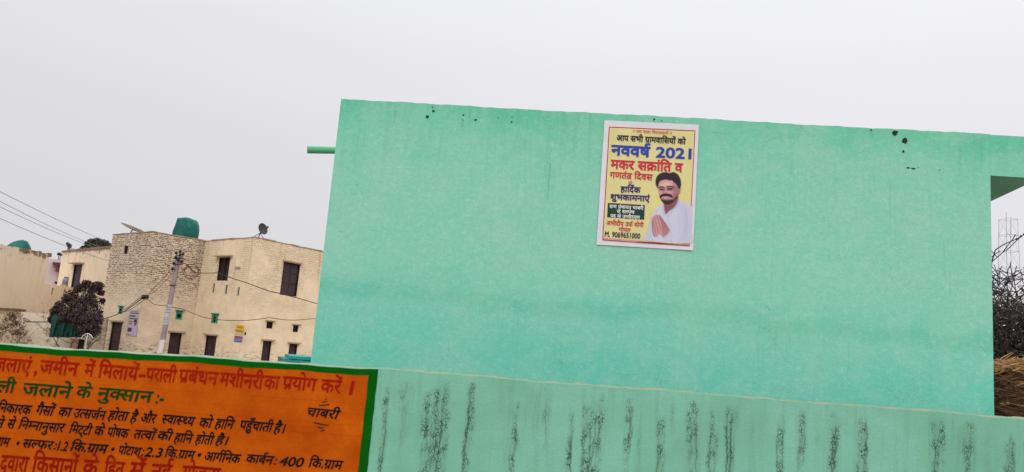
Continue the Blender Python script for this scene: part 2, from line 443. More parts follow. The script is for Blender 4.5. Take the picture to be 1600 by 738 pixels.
# ================================================================== THE GREEN BUILDING
ZT = EYE.z + 1.8
PF = Plane(at_height(533, 155, ZT), at_height(1600, 213, ZT))
mfac = facade_material()
mmould = simple('black_mould', srgb(24, 46, 40), .95, .4, 60)
msoff = simple('green_soffit_paint', srgb(122, 170, 158), .9, .1, 4)
def green_building():
    root = thing('plastered_building', 'flat roofed turquoise green plastered building behind the boundary wall', 'building', PF.pt(2.3, 0, -1.5))
    uL = 0.0; uR = PF.hit(1549.5, 400)[0]; zB = PF.hit(1549, 274.5)[1]; uE = PF.hit(1640, 279)[0]
    D = 3.6
    mb = MB()
    # uneven hand-plastered top edge
    N = 180; us = [uL + (uR - uL) * i / N for i in range(N + 1)]
    def top(u): return ZT + .0022 * math.sin(u * 3.1) + .0018 * math.sin(u * 13.7 + 1) + .0015 * math.sin(u * 37 + 2) + .001 * math.sin(u * 71)
    zs = [0, 1.2, 2.0, 2.6, 3.2, 3.8, 4.2]
    for i in range(N):
        a, b = us[i], us[i + 1]
        for k in range(len(zs)):
            z0 = zs[k]; z1a = zs[k + 1] if k + 1 < len(zs) else top(a); z1b = zs[k + 1] if k + 1 < len(zs) else top(b)
            mb.face([PF.pt(a, z0), PF.pt(b, z0), PF.pt(b, z1b), PF.pt(a, z1a)], 0, [(a, z0), (b, z0), (b, z1b), (a, z1a)])
        mb.face([PF.pt(a, top(a)), PF.pt(b, top(b)), PF.pt(b, top(b), -D), PF.pt(a, top(a), -D)], 0, [(a, 0), (b, 0), (b, D), (a, D)])
    for u in (uL, uR):
        q = [PF.pt(u, 0), PF.pt(u, 0, -D), PF.pt(u, top(u), -D), PF.pt(u, top(u))]
        mb.face(q, 0, [(0, 0), (D, 0), (D, ZT), (0, ZT)])
    mb.face([PF.pt(uR, 0, -D), PF.pt(uL, 0, -D), PF.pt(uL, ZT, -D), PF.pt(uR, ZT, -D)], 0, [(0, 0), (5, 0), (5, ZT), (0, ZT)])
    # chips and mould blotches of the plaster, flush in front of it
    for x, y, r in ((668, 183, 4.2), (677.5, 174, 2.6), (676, 168, 1.5), (724, 180, 1.8), (742, 188, 1.8), (744, 187.5, 1.6), (723, 188, 1.0), (779, 184.5, 1.0), (799, 191, 2.0), (800, 183, 1.0),
                    (1022, 187, 2.6), (1034, 189, 1.3), (1399, 207, 5.2), (1397, 209, 4), (1414.5, 221, 5.2), (1412, 237, 2.2), (1419, 262.5, 2.6), (1427, 263.6, 3), (1435, 262, 1.1), (1361, 203.5, 1.6), (1468, 266, 1.3)):
        u, z = PF.hit(x, y); rr = r * 5.5 / F_PX * .9
        n = 12; flat = .45 if 255 < y else 1
        pts = []
        for k in range(n):
            a = 2 * math.pi * k / n; q = rr * random.uniform(.5, 1.25)
            pts.append(PF.pt(u + q * math.cos(a) * (1.3 if flat < 1 else 1), z + q * math.sin(a) * flat, .0025 + .0001 * (x % 7)))
        mb.face(pts, 1)
    # thin dark drip runs under some of the blotches
    for x, y, l in ((618, 172, 22), (724, 189, 10), (1363, 205, 10), (860, 255, 60), (1024, 190, 8), (735, 172, 14)):
        u, z = PF.hit(x, y); ww = .0035; h = l * 5.5 / F_PX
        mb.face([PF.pt(u - ww, z - h, .002), PF.pt(u + ww * .5, z - h, .002), PF.pt(u + ww, z, .002), PF.pt(u - ww, z, .002)], 2)
    mdrip = simple('damp_run', srgb(104, 174, 150), .9, .15, 30)
    mb.build('wall', [mfac, mmould, mdrip], root)
    # roof slab's eave over the right side wall: its front carries the upper band of the facade on
    mb = MB()
    pB = at_height(1550.5, 313.7, zB); pC = at_height(1600, 290.8, zB)
    ub, uc = (pB - PF.o).dot(PF.u), (pC - PF.o).dot(PF.u); ob, oc = -(pB - PF.o).dot(PF.n), -(pC - PF.o).dot(PF.n)
    edge = lambda dpt: uc + (ub - uc) / (ob - oc) * (dpt - oc)      # outer edge of the side eave
    uA = uR + .0005; zt_ = ZT - .003
    for i in range(12):
        a, b = (uA + (edge(0) - uA) * k / 12 for k in (i, i + 1)); mb.face([PF.pt(a, zB), PF.pt(b, zB), PF.pt(b, zt_), PF.pt(a, zt_)], 0, [(a, zB), (b, zB), (b, zt_), (a, zt_)])
        a, b = D * i / 12, D * (i + 1) / 12
        mb.face([PF.pt(uA, zB, -a), PF.pt(edge(a), zB, -a), PF.pt(edge(b), zB, -b), PF.pt(uA, zB, -b)], 1)
        mb.face([PF.pt(uA, zt_, -a), PF.pt(edge(a), zt_, -a), PF.pt(edge(b), zt_, -b), PF.pt(uA, zt_, -b)], 0, [(uA, a), (edge(a), a), (edge(b), b), (uA, b)])
        mb.face([PF.pt(edge(a), zB, -a), PF.pt(edge(b), zB, -b), PF.pt(edge(b), zt_, -b), PF.pt(edge(a), zt_, -a)], 0, [(5 + a, zB), (5 + b, zB), (5 + b, zt_), (5 + a, zt_)])
    mb.face([PF.pt(uA, zB, -D), PF.pt(edge(D), zB, -D), PF.pt(edge(D), zt_, -D), PF.pt(uA, zt_, -D)], 0)
    mb.build('side_eave', [mfac, msoff], root)
    # rain water spout out of the left side wall
    mb = MB(); p1 = at_depth(524, 235, 6.05); p0 = at_depth(480, 234.3, 6.0)
    d = (p1 - p0).normalized(); r = .030
    p1 = p1 + d * .12
    mb.lathe(p0, d, [(.03, r * .8), (0, r * .8), (0, r), ((p1 - p0).length, r)], 20)
    mb.build('drain_spout', simple('green_pipe_paint', srgb(96, 178, 138), .55, .1, 8), root, True)
green_building()

# ================================================================== BOUNDARY WALL WITH PAINTED NOTICE
ZW = EYE.z - .18
PW = Plane(at_height(592, 577, ZW), at_height(1600, 655, ZW))
def boundary_wall():
    root = thing('boundary_wall', 'low green boundary wall with black algae streaks and an orange painted notice', 'wall', PW.pt(1, 0, -.1))
    uJ = PW.hit(591.5, 577)[0]
    uL = PW.hit(-260, 540)[0]; uR = PW.hit(1900, 670)[0]
    zl = PW.hit(0, 538.5)[1]; ul = PW.hit(0, 538.5)[0]
    def top(u):
        t = ZW if u > uJ else ZW + (zl - ZW) * (u - uJ) / (ul - uJ)
        return t + .003 * math.sin(u * 4.3) + .0022 * math.sin(u * 11 + .5) + .0016 * math.sin(u * 29 + 2)
    # --- front face: fine grid carrying the streaks of algae
    streaks = [  # px at top, py start, strength, width(px), line count, length px
        (606, 604, .8, 8, 2, 150), (668, 612, 1.0, 9, 2, 95), (688, 606, 1.1, 20, 4, 150), (739, 598, 1.0, 11, 3, 150), (808, 628, .75, 9, 2, 110), (857, 602, .5, 12, 2, 70),
        (893, 645, .9, 8, 2, 110), (920, 635, .9, 14, 3, 120), (935, 625, .8, 8, 2, 120), (942, 615, .7, 7, 1, 120), (985, 622, 1.0, 9, 2, 80), (1034, 655, 1.0, 10, 2, 120), (1052, 625, .35, 8, 1, 40), (1083, 626, 1.0, 14, 3, 110),
        (1112, 640, .8, 8, 1, 110), (1118, 680, .7, 6, 1, 70), (1140, 636, 1.0, 11, 3, 120), (1176, 640, .3, 8, 1, 50), (1220, 648, 1.0, 10, 2, 110), (1255, 634, .7, 11, 2, 90), (1305, 642, 1.0, 14, 3, 110), (1349, 648, 1.0, 14, 3, 110),
        (1462, 655, .9, 9, 2, 110), (1473, 654, .8, 7, 1, 60), (1514, 660, .9, 8, 2, 90), (1572, 690, .7, 9, 2, 70), (1580, 680, .8, 9, 2, 80), (700, 640, .5, 10, 1, 110), (632, 600, .25, 14, 0, 30), (1000, 640, .3, 8, 1, 70)]
    rs = random.Random(3)
    for k in range(26):
        fx = rs.uniform(600, 1600); streaks.append((fx, 577 + (fx - 592) * .0774 + rs.uniform(3, 12), rs.uniform(.10, .30), rs.uniform(5, 16), rs.choice((0, 1, 1, 2)), rs.uniform(40, 130)))
    for k in range(16):
        streaks.append((1600 + k * 22 + rs.uniform(-6, 6), 665, rs.uniform(.4, 1), rs.uniform(7, 13), 2, 110))
    du = .0034; Nu = int((uR - uJ) / du); us = np.linspace(uJ, uR, Nu + 1)
    zbot = 1.55; Nz = 66; ts = np.linspace(0, 1, Nz + 1)
    U, T = np.meshgrid(us, ts)
    TOP = np.array([top(u) for u in us])[None, :].repeat(Nz + 1, 0)
    Z = zbot + (TOP - zbot) * T
    stain = np.zeros_like(U); line = np.zeros_like(U)
    px2m = 4.75 / F_PX
    for (sx, sy, st, wd, nl, ln) in streaks:
        u0, z0 = PW.hit(sx, sy); L = ln * px2m; W = wd * px2m
        dz = z0 - Z
        fade = np.clip(dz / .06 + .3, 0, 1) * np.clip((L * 1.7 - dz) / (L * 1.0), 0, 1) * (.72 + .28 * np.sin(dz * 24 + sx * 3) * np.sin(dz * 9 + sx))
        wob = .0035 * np.sin(dz * 17 + sx) + .002 * np.sin(dz * 53 + sx * 2) + .015 * dz * math.sin(sx)
        stain += st * fade * np.exp(-np.abs((U - u0 - wob) / (W * .62)) ** 3)
        for k in range(nl):
            ph = rs.uniform(0, 6); o = rs.uniform(-.48, .48) * W if nl > 1 else 0
            c = u0 + o + wob + .0022 * np.sin(dz * 60 + ph) + .0016 * np.sin(dz * 150 + ph * 2)
            s0 = rs.uniform(0, .25) * L; lk = rs.uniform(.6, 1.4) * L
            fd = rs.uniform(.35, 1) * np.clip((dz - s0) / .12, 0, 1) * np.clip((s0 + lk - dz) / (.4 * lk), 0, 1)
            line = np.maximum(line, st * fd * np.exp(-((U - c) / rs.uniform(.0026, .0046)) ** 2))
    stain = np.clip(stain, 0, 1); line = np.clip(line, 0, 1)
    bvz = RNG.normal(0, 1, U.shape)
    P = np.array([[*PW.pt(u, z)] for u, z in zip(U.ravel(), Z.ravel())])
    me = bpy.data.meshes.new('wall')
    idx = np.arange(U.size).reshape(U.shape)
    quads = np.stack([idx[:-1, :-1], idx[:-1, 1:], idx[1:, 1:], idx[1:, :-1]], -1).reshape(-1, 4)
    verts = P.tolist(); faces = quads.tolist(); uvv = np.stack([U.ravel(), Z.ravel()], -1); mats = [0] * len(faces); uvl = uvv.tolist()
    def add(q, uvq, mi):
        b = len(verts); verts.extend([tuple(p) for p in q]); faces.append(list(range(b, b + len(q)))); uvl.extend(uvq); mats.append(mi)
    TH = .23
    add([PW.pt(uJ, 0), PW.pt(uR, 0), PW.pt(uR, zbot), PW.pt(uJ, zbot)], [(uJ, 0), (uR, 0), (uR, zbot), (uJ, zbot)], 0)
    NL = 60; ul_ = [uL + (uJ - uL) * i / NL for i in range(NL + 1)]
    for a, b in zip(ul_[:-1], ul_[1:]):
        add([PW.pt(a, 0), PW.pt(b, 0), PW.pt(b, top(b - 1e-6)), PW.pt(a, top(a))], [(a, 0), (b, 0), (b, ZW), (a, ZW)], 0)
    allu = ul_ + [uJ + (uR - uJ) * i / 220 for i in range(1, 221)]
    for a, b in zip(allu[:-1], allu[1:]):   # top and back; the top is bare mortar with a slightly raised, broken arris
        ta, tb = top(a if a != uJ else a + 1e-6) , top(b)
        ja, jb = .002 * math.sin(a * 37) + .0015 * math.sin(a * 83), .002 * math.sin(b * 37) + .0015 * math.sin(b * 83)
        add([PW.pt(a, ta), PW.pt(b, tb), PW.pt(b, tb + .003 + jb, -TH / 2), PW.pt(a, ta + .003 + ja, -TH / 2)], [(a, 0), (b, 0), (b, .1), (a, .1)], 1)
        add([PW.pt(a, ta + .003 + ja, -TH / 2), PW.pt(b, tb + .003 + jb, -TH / 2), PW.pt(b, tb + jb, -TH), PW.pt(a, ta + ja, -TH)], [(a, .1), (b, .1), (b, .2), (a, .2)], 1)
        add([PW.pt(b, 0, -TH), PW.pt(a, 0, -TH), PW.pt(a, ta + ja, -TH), PW.pt(b, tb + jb, -TH)], [(a, 0), (b, 0), (b, ZW), (a, ZW)], 0)
    for u in (uL, uR):
        add([PW.pt(u, 0), PW.pt(u, 0, -TH), PW.pt(u, top(u), -TH), PW.pt(u, top(u))], [(0, 0), (.2, 0), (.2, 2), (0, 2)], 0)
    me.from_pydata(verts, [], faces)
    Mt = MT('bare_mortar', .95); o_ = Mt.uv()
    cc = Mt.mix(Mt.map(Mt.noise(o_, 5, 5, .6), .4, .6), srgb(112, 148, 124), srgb(150, 142, 116))
    Mt.color(cc)
    me.materials.append(boundary_material()); me.materials.append(Mt.m)
    me.polygons.foreach_set('material_index', mats)
    uvm = me.uv_layers.new(name='UVMap'); li = np.zeros(len(me.loops), dtype=np.int32); me.loops.foreach_get('vertex_index', li)
    uvm.data.foreach_set('uv', np.array(uvl, dtype=np.float32)[li].ravel())
    for nm, arr in (('stain', stain), ('streak', line)):
        at = me.attributes.new(nm, 'FLOAT', 'POINT'); full = np.zeros(len(verts), dtype=np.float32); full[:arr.size] = arr.ravel(); at.data.foreach_set('value', full)
    me.update()
    wo = bpy.data.objects.new('wall', me); COL.objects.link(wo); attach(wo, root)
    # --- the painted notice
    mb = MB(); o1 = .003
    uI = PW.hit(576.5, 584)[0]; zI = lambda u: top(u) - .036 + .002 * math.sin(u * 9)
    nn = 50
    uu = [uL + .02 + (uI - uL - .02) * i / nn for i in range(nn + 1)]
    for a, b in zip(uu[:-1], uu[1:]):
        mb.face([PW.pt(a, .9, o1), PW.pt(b, .9, o1), PW.pt(b, zI(b), o1), PW.pt(a, zI(a), o1)], 0, [(a, .9), (b, .9), (b, zI(b)), (a, zI(a))])
    panel = mb.build('painted_notice', sign_material(), root)
    panel['label'] = 'orange painted notice in red, green and black Hindi writing'
    mb = MB()
    mgreen = brush('green_border_paint', srgb(2, 80, 8), srgb(20, 104, 24), .35)
    e = .002
    for a, b in zip(uu[:-1], uu[1:]):
        mb.face([PW.pt(a, zI(a), o1 + e), PW.pt(b, zI(b), o1 + e), PW.pt(b, top(b) - .003, o1 + e), PW.pt(a, top(a) - .003, o1 + e)])
    zz = [.9 + (zI(uI) - .9) * i / 24 for i in range(25)]
    uo = lambda z: uJ - .001 - .006 * (ZW - z) + .0016 * math.sin(z * 40); ui = lambda z: uI + .0018 * math.sin(z * 33 + 1) - .006 * (ZW - z)
    for a, b in zip(zz[:-1], zz[1:]):
        mb.face([PW.pt(ui(a), a, o1 + e), PW.pt(uo(a), a, o1 + e), PW.pt(uo(b), b, o1 + e), PW.pt(ui(b), b, o1 + e)])
    mb.face([PW.pt(ui(zz[-1]), zz[-1], o1 + e), PW.pt(uo(zz[-1]), zz[-1], o1 + e), PW.pt(uJ - .001, top(uJ - .01) - .003, o1 + e), PW.pt(uI, top(uI) - .003, o1 + e)])
    mb.build('border', mgreen, panel)
    red = brush('red_brush_paint', srgb(146, 20, 10), srgb(172, 60, 16), .6); grn = brush('dark_green_brush_paint', srgb(8, 58, 24), srgb(70, 70, 20), .35)
    blk = brush('black_brush_paint', srgb(18, 20, 26), srgb(80, 44, 14), .35); red2 = brush('deep_red_brush_paint', srgb(130, 16, 8), srgb(165, 60, 14), .6)
    o = .0065
    def rowy(x, l, r): return l[1] + (r[1] - l[1]) * (x - l[0]) / (r[0] - l[0])
    def row(words_, l, r, h, mt, **k):
        """one line of brush writing: words_ = [(word, left px, right px)] along the head line l-r; joined into one mesh"""
        vs_, fs_ = [], []
        for n_, (t_, a, b) in enumerate(words_):
            jy = .5 * math.sin(n_ * 2.3 + l[1])
            o_ = lettering(PW, t_, (a, rowy(a, l, r) + jy), (b, rowy(b, l, r) + jy), h * (1 + .04 * math.sin(n_ * 1.7)), o, mt, None, **k)
            me = o_.data; b0 = len(vs_); vs_ += [tuple(q.co) for q in me.vertices]; fs_ += [tuple(i + b0 for i in p.vertices) for p in me.polygons]
            bpy.data.objects.remove(o_); bpy.data.meshes.remove(me)
        mb = MB(); mb.v = vs_
        for q in fs_: mb.f.append(q); mb.m.append(0); mb.uv += [(0, 0)] * len(q)
        return mb.build('lettering', mt, panel)
    row([('जलाएं', -8, 50.5), (',', 57, 61), ('जमीन', 64, 124), ('में', 134, 148.5), ('मिलायें', 155.5, 217.5), ('-', 220, 229), ('पराली', 230, 277), ('प्रबंधन', 281, 342), ('मशीनरी', 345, 413), ('का', 414.5, 438), ('प्रयोग', 443, 496), ('करें', 503, 535), ('।', 549.5, 553)],
        (0, 559.6), (533, 595), 20, red, bold=.014, shear=.06, jitter=.012)
    row([('ली', -2, 26), ('जलाने', 38, 114), ('के', 122, 145), ('नुक्सान', 155, 240), (':-', 247, 258)], (-2, 596), (258, 613.5), 17.5, grn, bold=.018, shear=.12, jitter=.015)
    row([('निकारक', -1, 51), ('गैसों', 59, 87), ('का', 94, 114), ('उत्सर्जन', 118, 167), ('होता', 172, 203), ('है', 207, 217), ('और', 223, 246), ('स्वास्थ्य', 255, 306), ('को', 314, 334), ('हानि', 339, 368), ('पहुँचाती', 377, 428), ('है।', 431, 447)],
        (-1, 629.8), (447, 663), 14, blk, bold=.018, shear=.26, jitter=.015)
    row([('ने', -2, 8), ('से', 14, 26), ('निम्नानुसार', 32, 103), ('मिट्टी', 111, 145), ('के', 150, 165), ('पोषक', 170, 203), ('तत्वों', 212, 245), ('की', 249, 272), ('हानि', 275, 303), ('होती', 308, 336), ('है।', 340, 358)],
        (-1, 654.6), (358, 683.5), 13.5, blk, bold=.018, shear=.26, jitter=.015)
    row([('ग्राम', -5, 17), ('•', 28, 32), ('सल्फर', 38, 85), (':', 88, 90), ('1.2', 93, 108), ('कि.ग्राम', 113, 170), ('•', 176, 180), ('पोटाश', 187, 222), (':', 225, 227), ('2.3', 230, 256), ('कि.ग्राम', 260, 306), ('•', 311, 316), ('आर्गनिक', 322, 378), ('कार्बन', 387, 429), (':', 432, 434), ('400', 440, 477), ('कि.ग्राम', 485, 537)],
        (-5, 684), (537.5, 721), 13, blk, bold=.018, shear=.24, jitter=.014)
    row([('द्वारा', 3, 46), ('किसानों', 53, 123), ('के', 132, 155), ('हित', 165, 196), ('में', 205, 228), ('नई', 238, 270), ('योजना', 286, 345)], (4, 711.5), (345, 731.5), 24, red2, bold=.014, shear=.06, jitter=.012)
    row([('चाबरी', 482, 533)], (482, 637), (534, 642), 13, blk, bold=.014, shear=.3, jitter=.01)
    for strokes in ((((498, 633.5), (515, 632), 1.3), ((503, 628.2), (511, 626.8), 1.2), ((507, 623.8), (511, 623), 1.0)), (((490, 660), (514, 665), 1.3), ((497, 667.5), (506, 669), 1.2), ((499.5, 673.5), (508, 672), 1.2))):
      mb = MB()
      for a, b, wd in strokes:
        n = 6; vv, ff = stroke2d([(a[0] + (b[0] - a[0]) * t / n, a[1] + (b[1] - a[1]) * t / n + .5 * math.sin(t / n * 3.1)) for t in range(n + 1)], wd)
        i0 = len(mb.v); mb.v += [tuple(PW.at(x, y, o)) for x, y in vv]
        for q in ff: mb.f.append(tuple(i + i0 for i in q)); mb.m.append(0); mb.uv += [(0, 0)] * 4
      mb.build('flourish', blk, panel)
    root['kind'] = 'thing'; return top
wall_top = boundary_wall()

# ================================================================== POSTER ON THE GREEN BUILDING
def inside_sd(P, poly):
    """signed distance (positive inside) of points P to a polygon"""
    poly = np.array(poly, float); n = len(poly); d = np.full(len(P), 1e9); ins = np.zeros(len(P), bool)
    for i in range(n):
        a, b = poly[i], poly[(i + 1) % n]; ab = b - a; t = np.clip(((P - a) @ ab) / (ab @ ab + 1e-9), 0, 1)
        d = np.minimum(d, np.linalg.norm(P - a - t[:, None] * ab, axis=1))
        c = ((a[1] > P[:, 1]) != (b[1] > P[:, 1]))
        if abs(b[1] - a[1]) > 1e-9: ins ^= c & (P[:, 0] < (b[0] - a[0]) * (P[:, 1] - a[1]) / (b[1] - a[1]) + a[0])
    return np.where(ins, d, -d)
def smooth_poly(p, n=4):
    r = []; k = len(p)
    for i in range(k):
        a, b, c, d = (np.array(p[(i + j - 1) % k], float) for j in range(4))
        for t in np.linspace(0, 1, n, endpoint=False):
            r.append(tuple(.5 * ((2 * b) + (c - a) * t + (2 * a - 5 * b + 4 * c - d) * t * t + (3 * b - a - 3 * c + d) * t ** 3)))
    return r
def portrait_colours(P):
    """P in the units of the portrait drawing (443 x 738); returns colours and coverage"""
    C = np.zeros((len(P), 3)); A = np.zeros(len(P))
    def lay(poly, col, soft=3.5, op=1.0, smooth=True, cover=False):
        nonlocal C, A
        if smooth: poly = smooth_poly(poly)
        a = np.clip(inside_sd(P, poly) / soft * .5 + .5, 0, 1) * op
        c = np.array(srgb(*col)); C = C * (1 - a[:, None]) + c * a[:, None]
        if cover: A = np.maximum(A, (a > .5) * 1.0)
    def ln(pts, wd, col, op=1, soft=3):
        v = [(x, y) for x, y in pts]; d = np.full(len(P), 1e9)
        for a, b in zip(v[:-1], v[1:]):
            a = np.array(a, float); b = np.array(b, float); ab = b - a; t = np.clip(((P - a) @ ab) / (ab @ ab + 1e-9), 0, 1)
            d = np.minimum(d, np.linalg.norm(P - a - t[:, None] * ab, axis=1))
        nonlocal C
        al = np.clip((wd - d) / soft + .5, 0, 1) * op; C = C * (1 - al[:, None]) + np.array(srgb(*col)) * al[:, None]
    C[:] = srgb(204, 196, 138)
    lay([(-10, 618), (5, 560), (35, 450), (62, 390), (100, 358), (132, 338), (165, 400), (215, 340), (250, 312), (300, 330), (340, 352), (350, 420), (343, 540), (335, 640)], (190, 192, 212), cover=True)
    lay([(250, 330), (330, 360), (348, 450), (334, 636), (250, 626), (275, 520), (262, 420)], (176, 178, 202), 26, .7)
    lay([(-6, 616), (8, 560), (36, 460), (46, 520), (50, 600), (60, 624)], (170, 172, 200), 18, .6)
    ln([(160, 425), (186, 520), (196, 640)], 3, (160, 162, 190), .7, 6); ln([(250, 318), (222, 370), (168, 440)], 3, (160, 160, 188), .8, 5); ln([(132, 340), (122, 380), (142, 430)], 3, (158, 158, 188), .8, 5)
    ln([(240, 420), (256, 500), (246, 560)], 4, (164, 168, 196), .5, 9); ln([(300, 380), (312, 470), (300, 560)], 4, (164, 168, 196), .5, 10); ln([(80, 390), (64, 430)], 4, (164, 168, 196), .6, 8)
    lay([(136, 325), (140, 390), (150, 420), (180, 392), (216, 366), (246, 305), (240, 280), (180, 330)], (142, 92, 100), 5, cover=True)
    lay([(140, 338), (146, 400), (205, 366), (238, 320), (185, 348)], (112, 68, 80), 9, .75)
    lay([(240, 205), (258, 204), (265, 225), (260, 252), (248, 268), (238, 262)], (150, 102, 110), 3, cover=True)
    lay([(86, 205), (90, 160), (130, 140), (190, 145), (232, 175), (245, 210), (246, 258), (236, 292), (214, 322), (178, 338), (146, 337), (118, 316), (102, 282), (94, 246)], (188, 140, 142), 4, cover=True)
    lay([(200, 190), (244, 205), (245, 262), (232, 296), (205, 326), (196, 290), (206, 240)], (136, 88, 98), 14, .75)
    lay([(100, 190), (150, 168), (196, 178), (190, 204), (150, 206), (104, 208)], (212, 172, 168), 12, .75)
    lay([(100, 240), (128, 238), (126, 262), (108, 264)], (196, 150, 150), 9, .5)
    lay([(170, 240), (200, 240), (196, 266), (172, 262)], (186, 138, 140), 9, .5)
    # nose
    ln([(142, 218), (134, 250)], 4, (122, 74, 84), .7, 7); ln([(128, 254), (142, 259), (158, 254)], 3, (120, 72, 82), .7, 4)
    # brows and eyes
    ln([(98, 214), (112, 206), (134, 211)], 5, (46, 24, 36), .95); ln([(158, 209), (180, 203), (208, 211)], 5, (46, 24, 36), .95)
    lay([(100, 216), (134, 214), (134, 236), (104, 238)], (112, 66, 78), 9, .7); lay([(158, 213), (204, 212), (200, 235), (162, 236)], (104, 60, 74), 9, .75)
    ln([(106, 227), (117, 225), (129, 228)], 4.6, (34, 18, 28), 1); ln([(165, 225), (180, 222), (195, 226)], 4.6, (34, 18, 28), 1)
    ln([(104, 233), (128, 234)], 2, (120, 76, 86), .5); ln([(164, 232), (194, 231)], 2, (120, 76, 86), .5)
    # jaw beard, moustache, smile
    lay([(100, 278), (112, 298), (140, 312), (172, 316), (205, 304), (230, 276), (242, 262), (238, 296), (214, 324), (178, 341), (146, 340), (118, 320), (103, 296)], (52, 28, 38), 8, .92)
    lay([(116, 304), (150, 308), (196, 304), (208, 320), (178, 342), (142, 341), (120, 322)], (40, 20, 30), 6, .9)
    lay([(102, 280), (118, 264), (146, 259), (174, 261), (196, 270), (204, 294), (186, 287), (150, 281), (122, 284), (106, 298)], (34, 16, 26), 4, 1)
    lay([(128, 289), (150, 286), (174, 290), (162, 295), (140, 296)], (176, 148, 156), 3, .8)
    ln([(120, 291), (142, 303), (170, 302), (186, 290)], 2.4, (150, 84, 92), .9)
    # hair
    lay([(84, 214), (72, 190), (70, 158), (84, 122), (118, 98), (152, 94), (178, 101), (206, 93), (240, 110), (262, 146), (268, 186), (262, 214), (246, 222), (238, 204), (228, 188), (212, 176), (198, 160), (176, 158), (150, 152), (120, 158), (102, 168), (94, 190), (92, 212)], (38, 20, 34), 3.5, cover=True)
    ln([(112, 112), (92, 150)], 5, (66, 44, 60), .5, 10); ln([(210, 108), (246, 140)], 5, (62, 40, 56), .5, 10)
    # joined hands
    lay([(40, 452), (58, 430), (78, 423), (98, 424), (110, 440), (136, 472), (162, 510), (178, 545), (168, 572), (140, 604), (116, 586), (100, 574), (82, 594), (60, 592), (48, 560), (40, 510)], (186, 136, 140), 4, cover=True)
    lay([(100, 430), (120, 452), (160, 508), (178, 545), (166, 572), (140, 602), (122, 560), (118, 500)], (160, 108, 116), 8, .8)
    for a, b in (((60, 440), (92, 560)), ((78, 428), (112, 540)), ((50, 460), (72, 570)), ((98, 430), (128, 530)), ((112, 446), (146, 520))): ln([a, ((a[0] + b[0]) / 2 + 3, (a[1] + b[1]) / 2), b], 1.8, (112, 66, 78), .75, 4)
    ln([(46, 470), (50, 560), (62, 592)], 2.4, (96, 54, 70), .8, 4); ln([(104, 428), (132, 468), (176, 540)], 2.2, (96, 54, 70), .7, 4)
    lay([(128, 600), (160, 572), (184, 548), (206, 570), (190, 620), (150, 632)], (184, 186, 208), 6, .9)
    ln([(132, 604), (166, 574), (184, 552)], 2, (150, 150, 180), .7, 4)
    return C, A
mprint = attr_material('printed_ink')
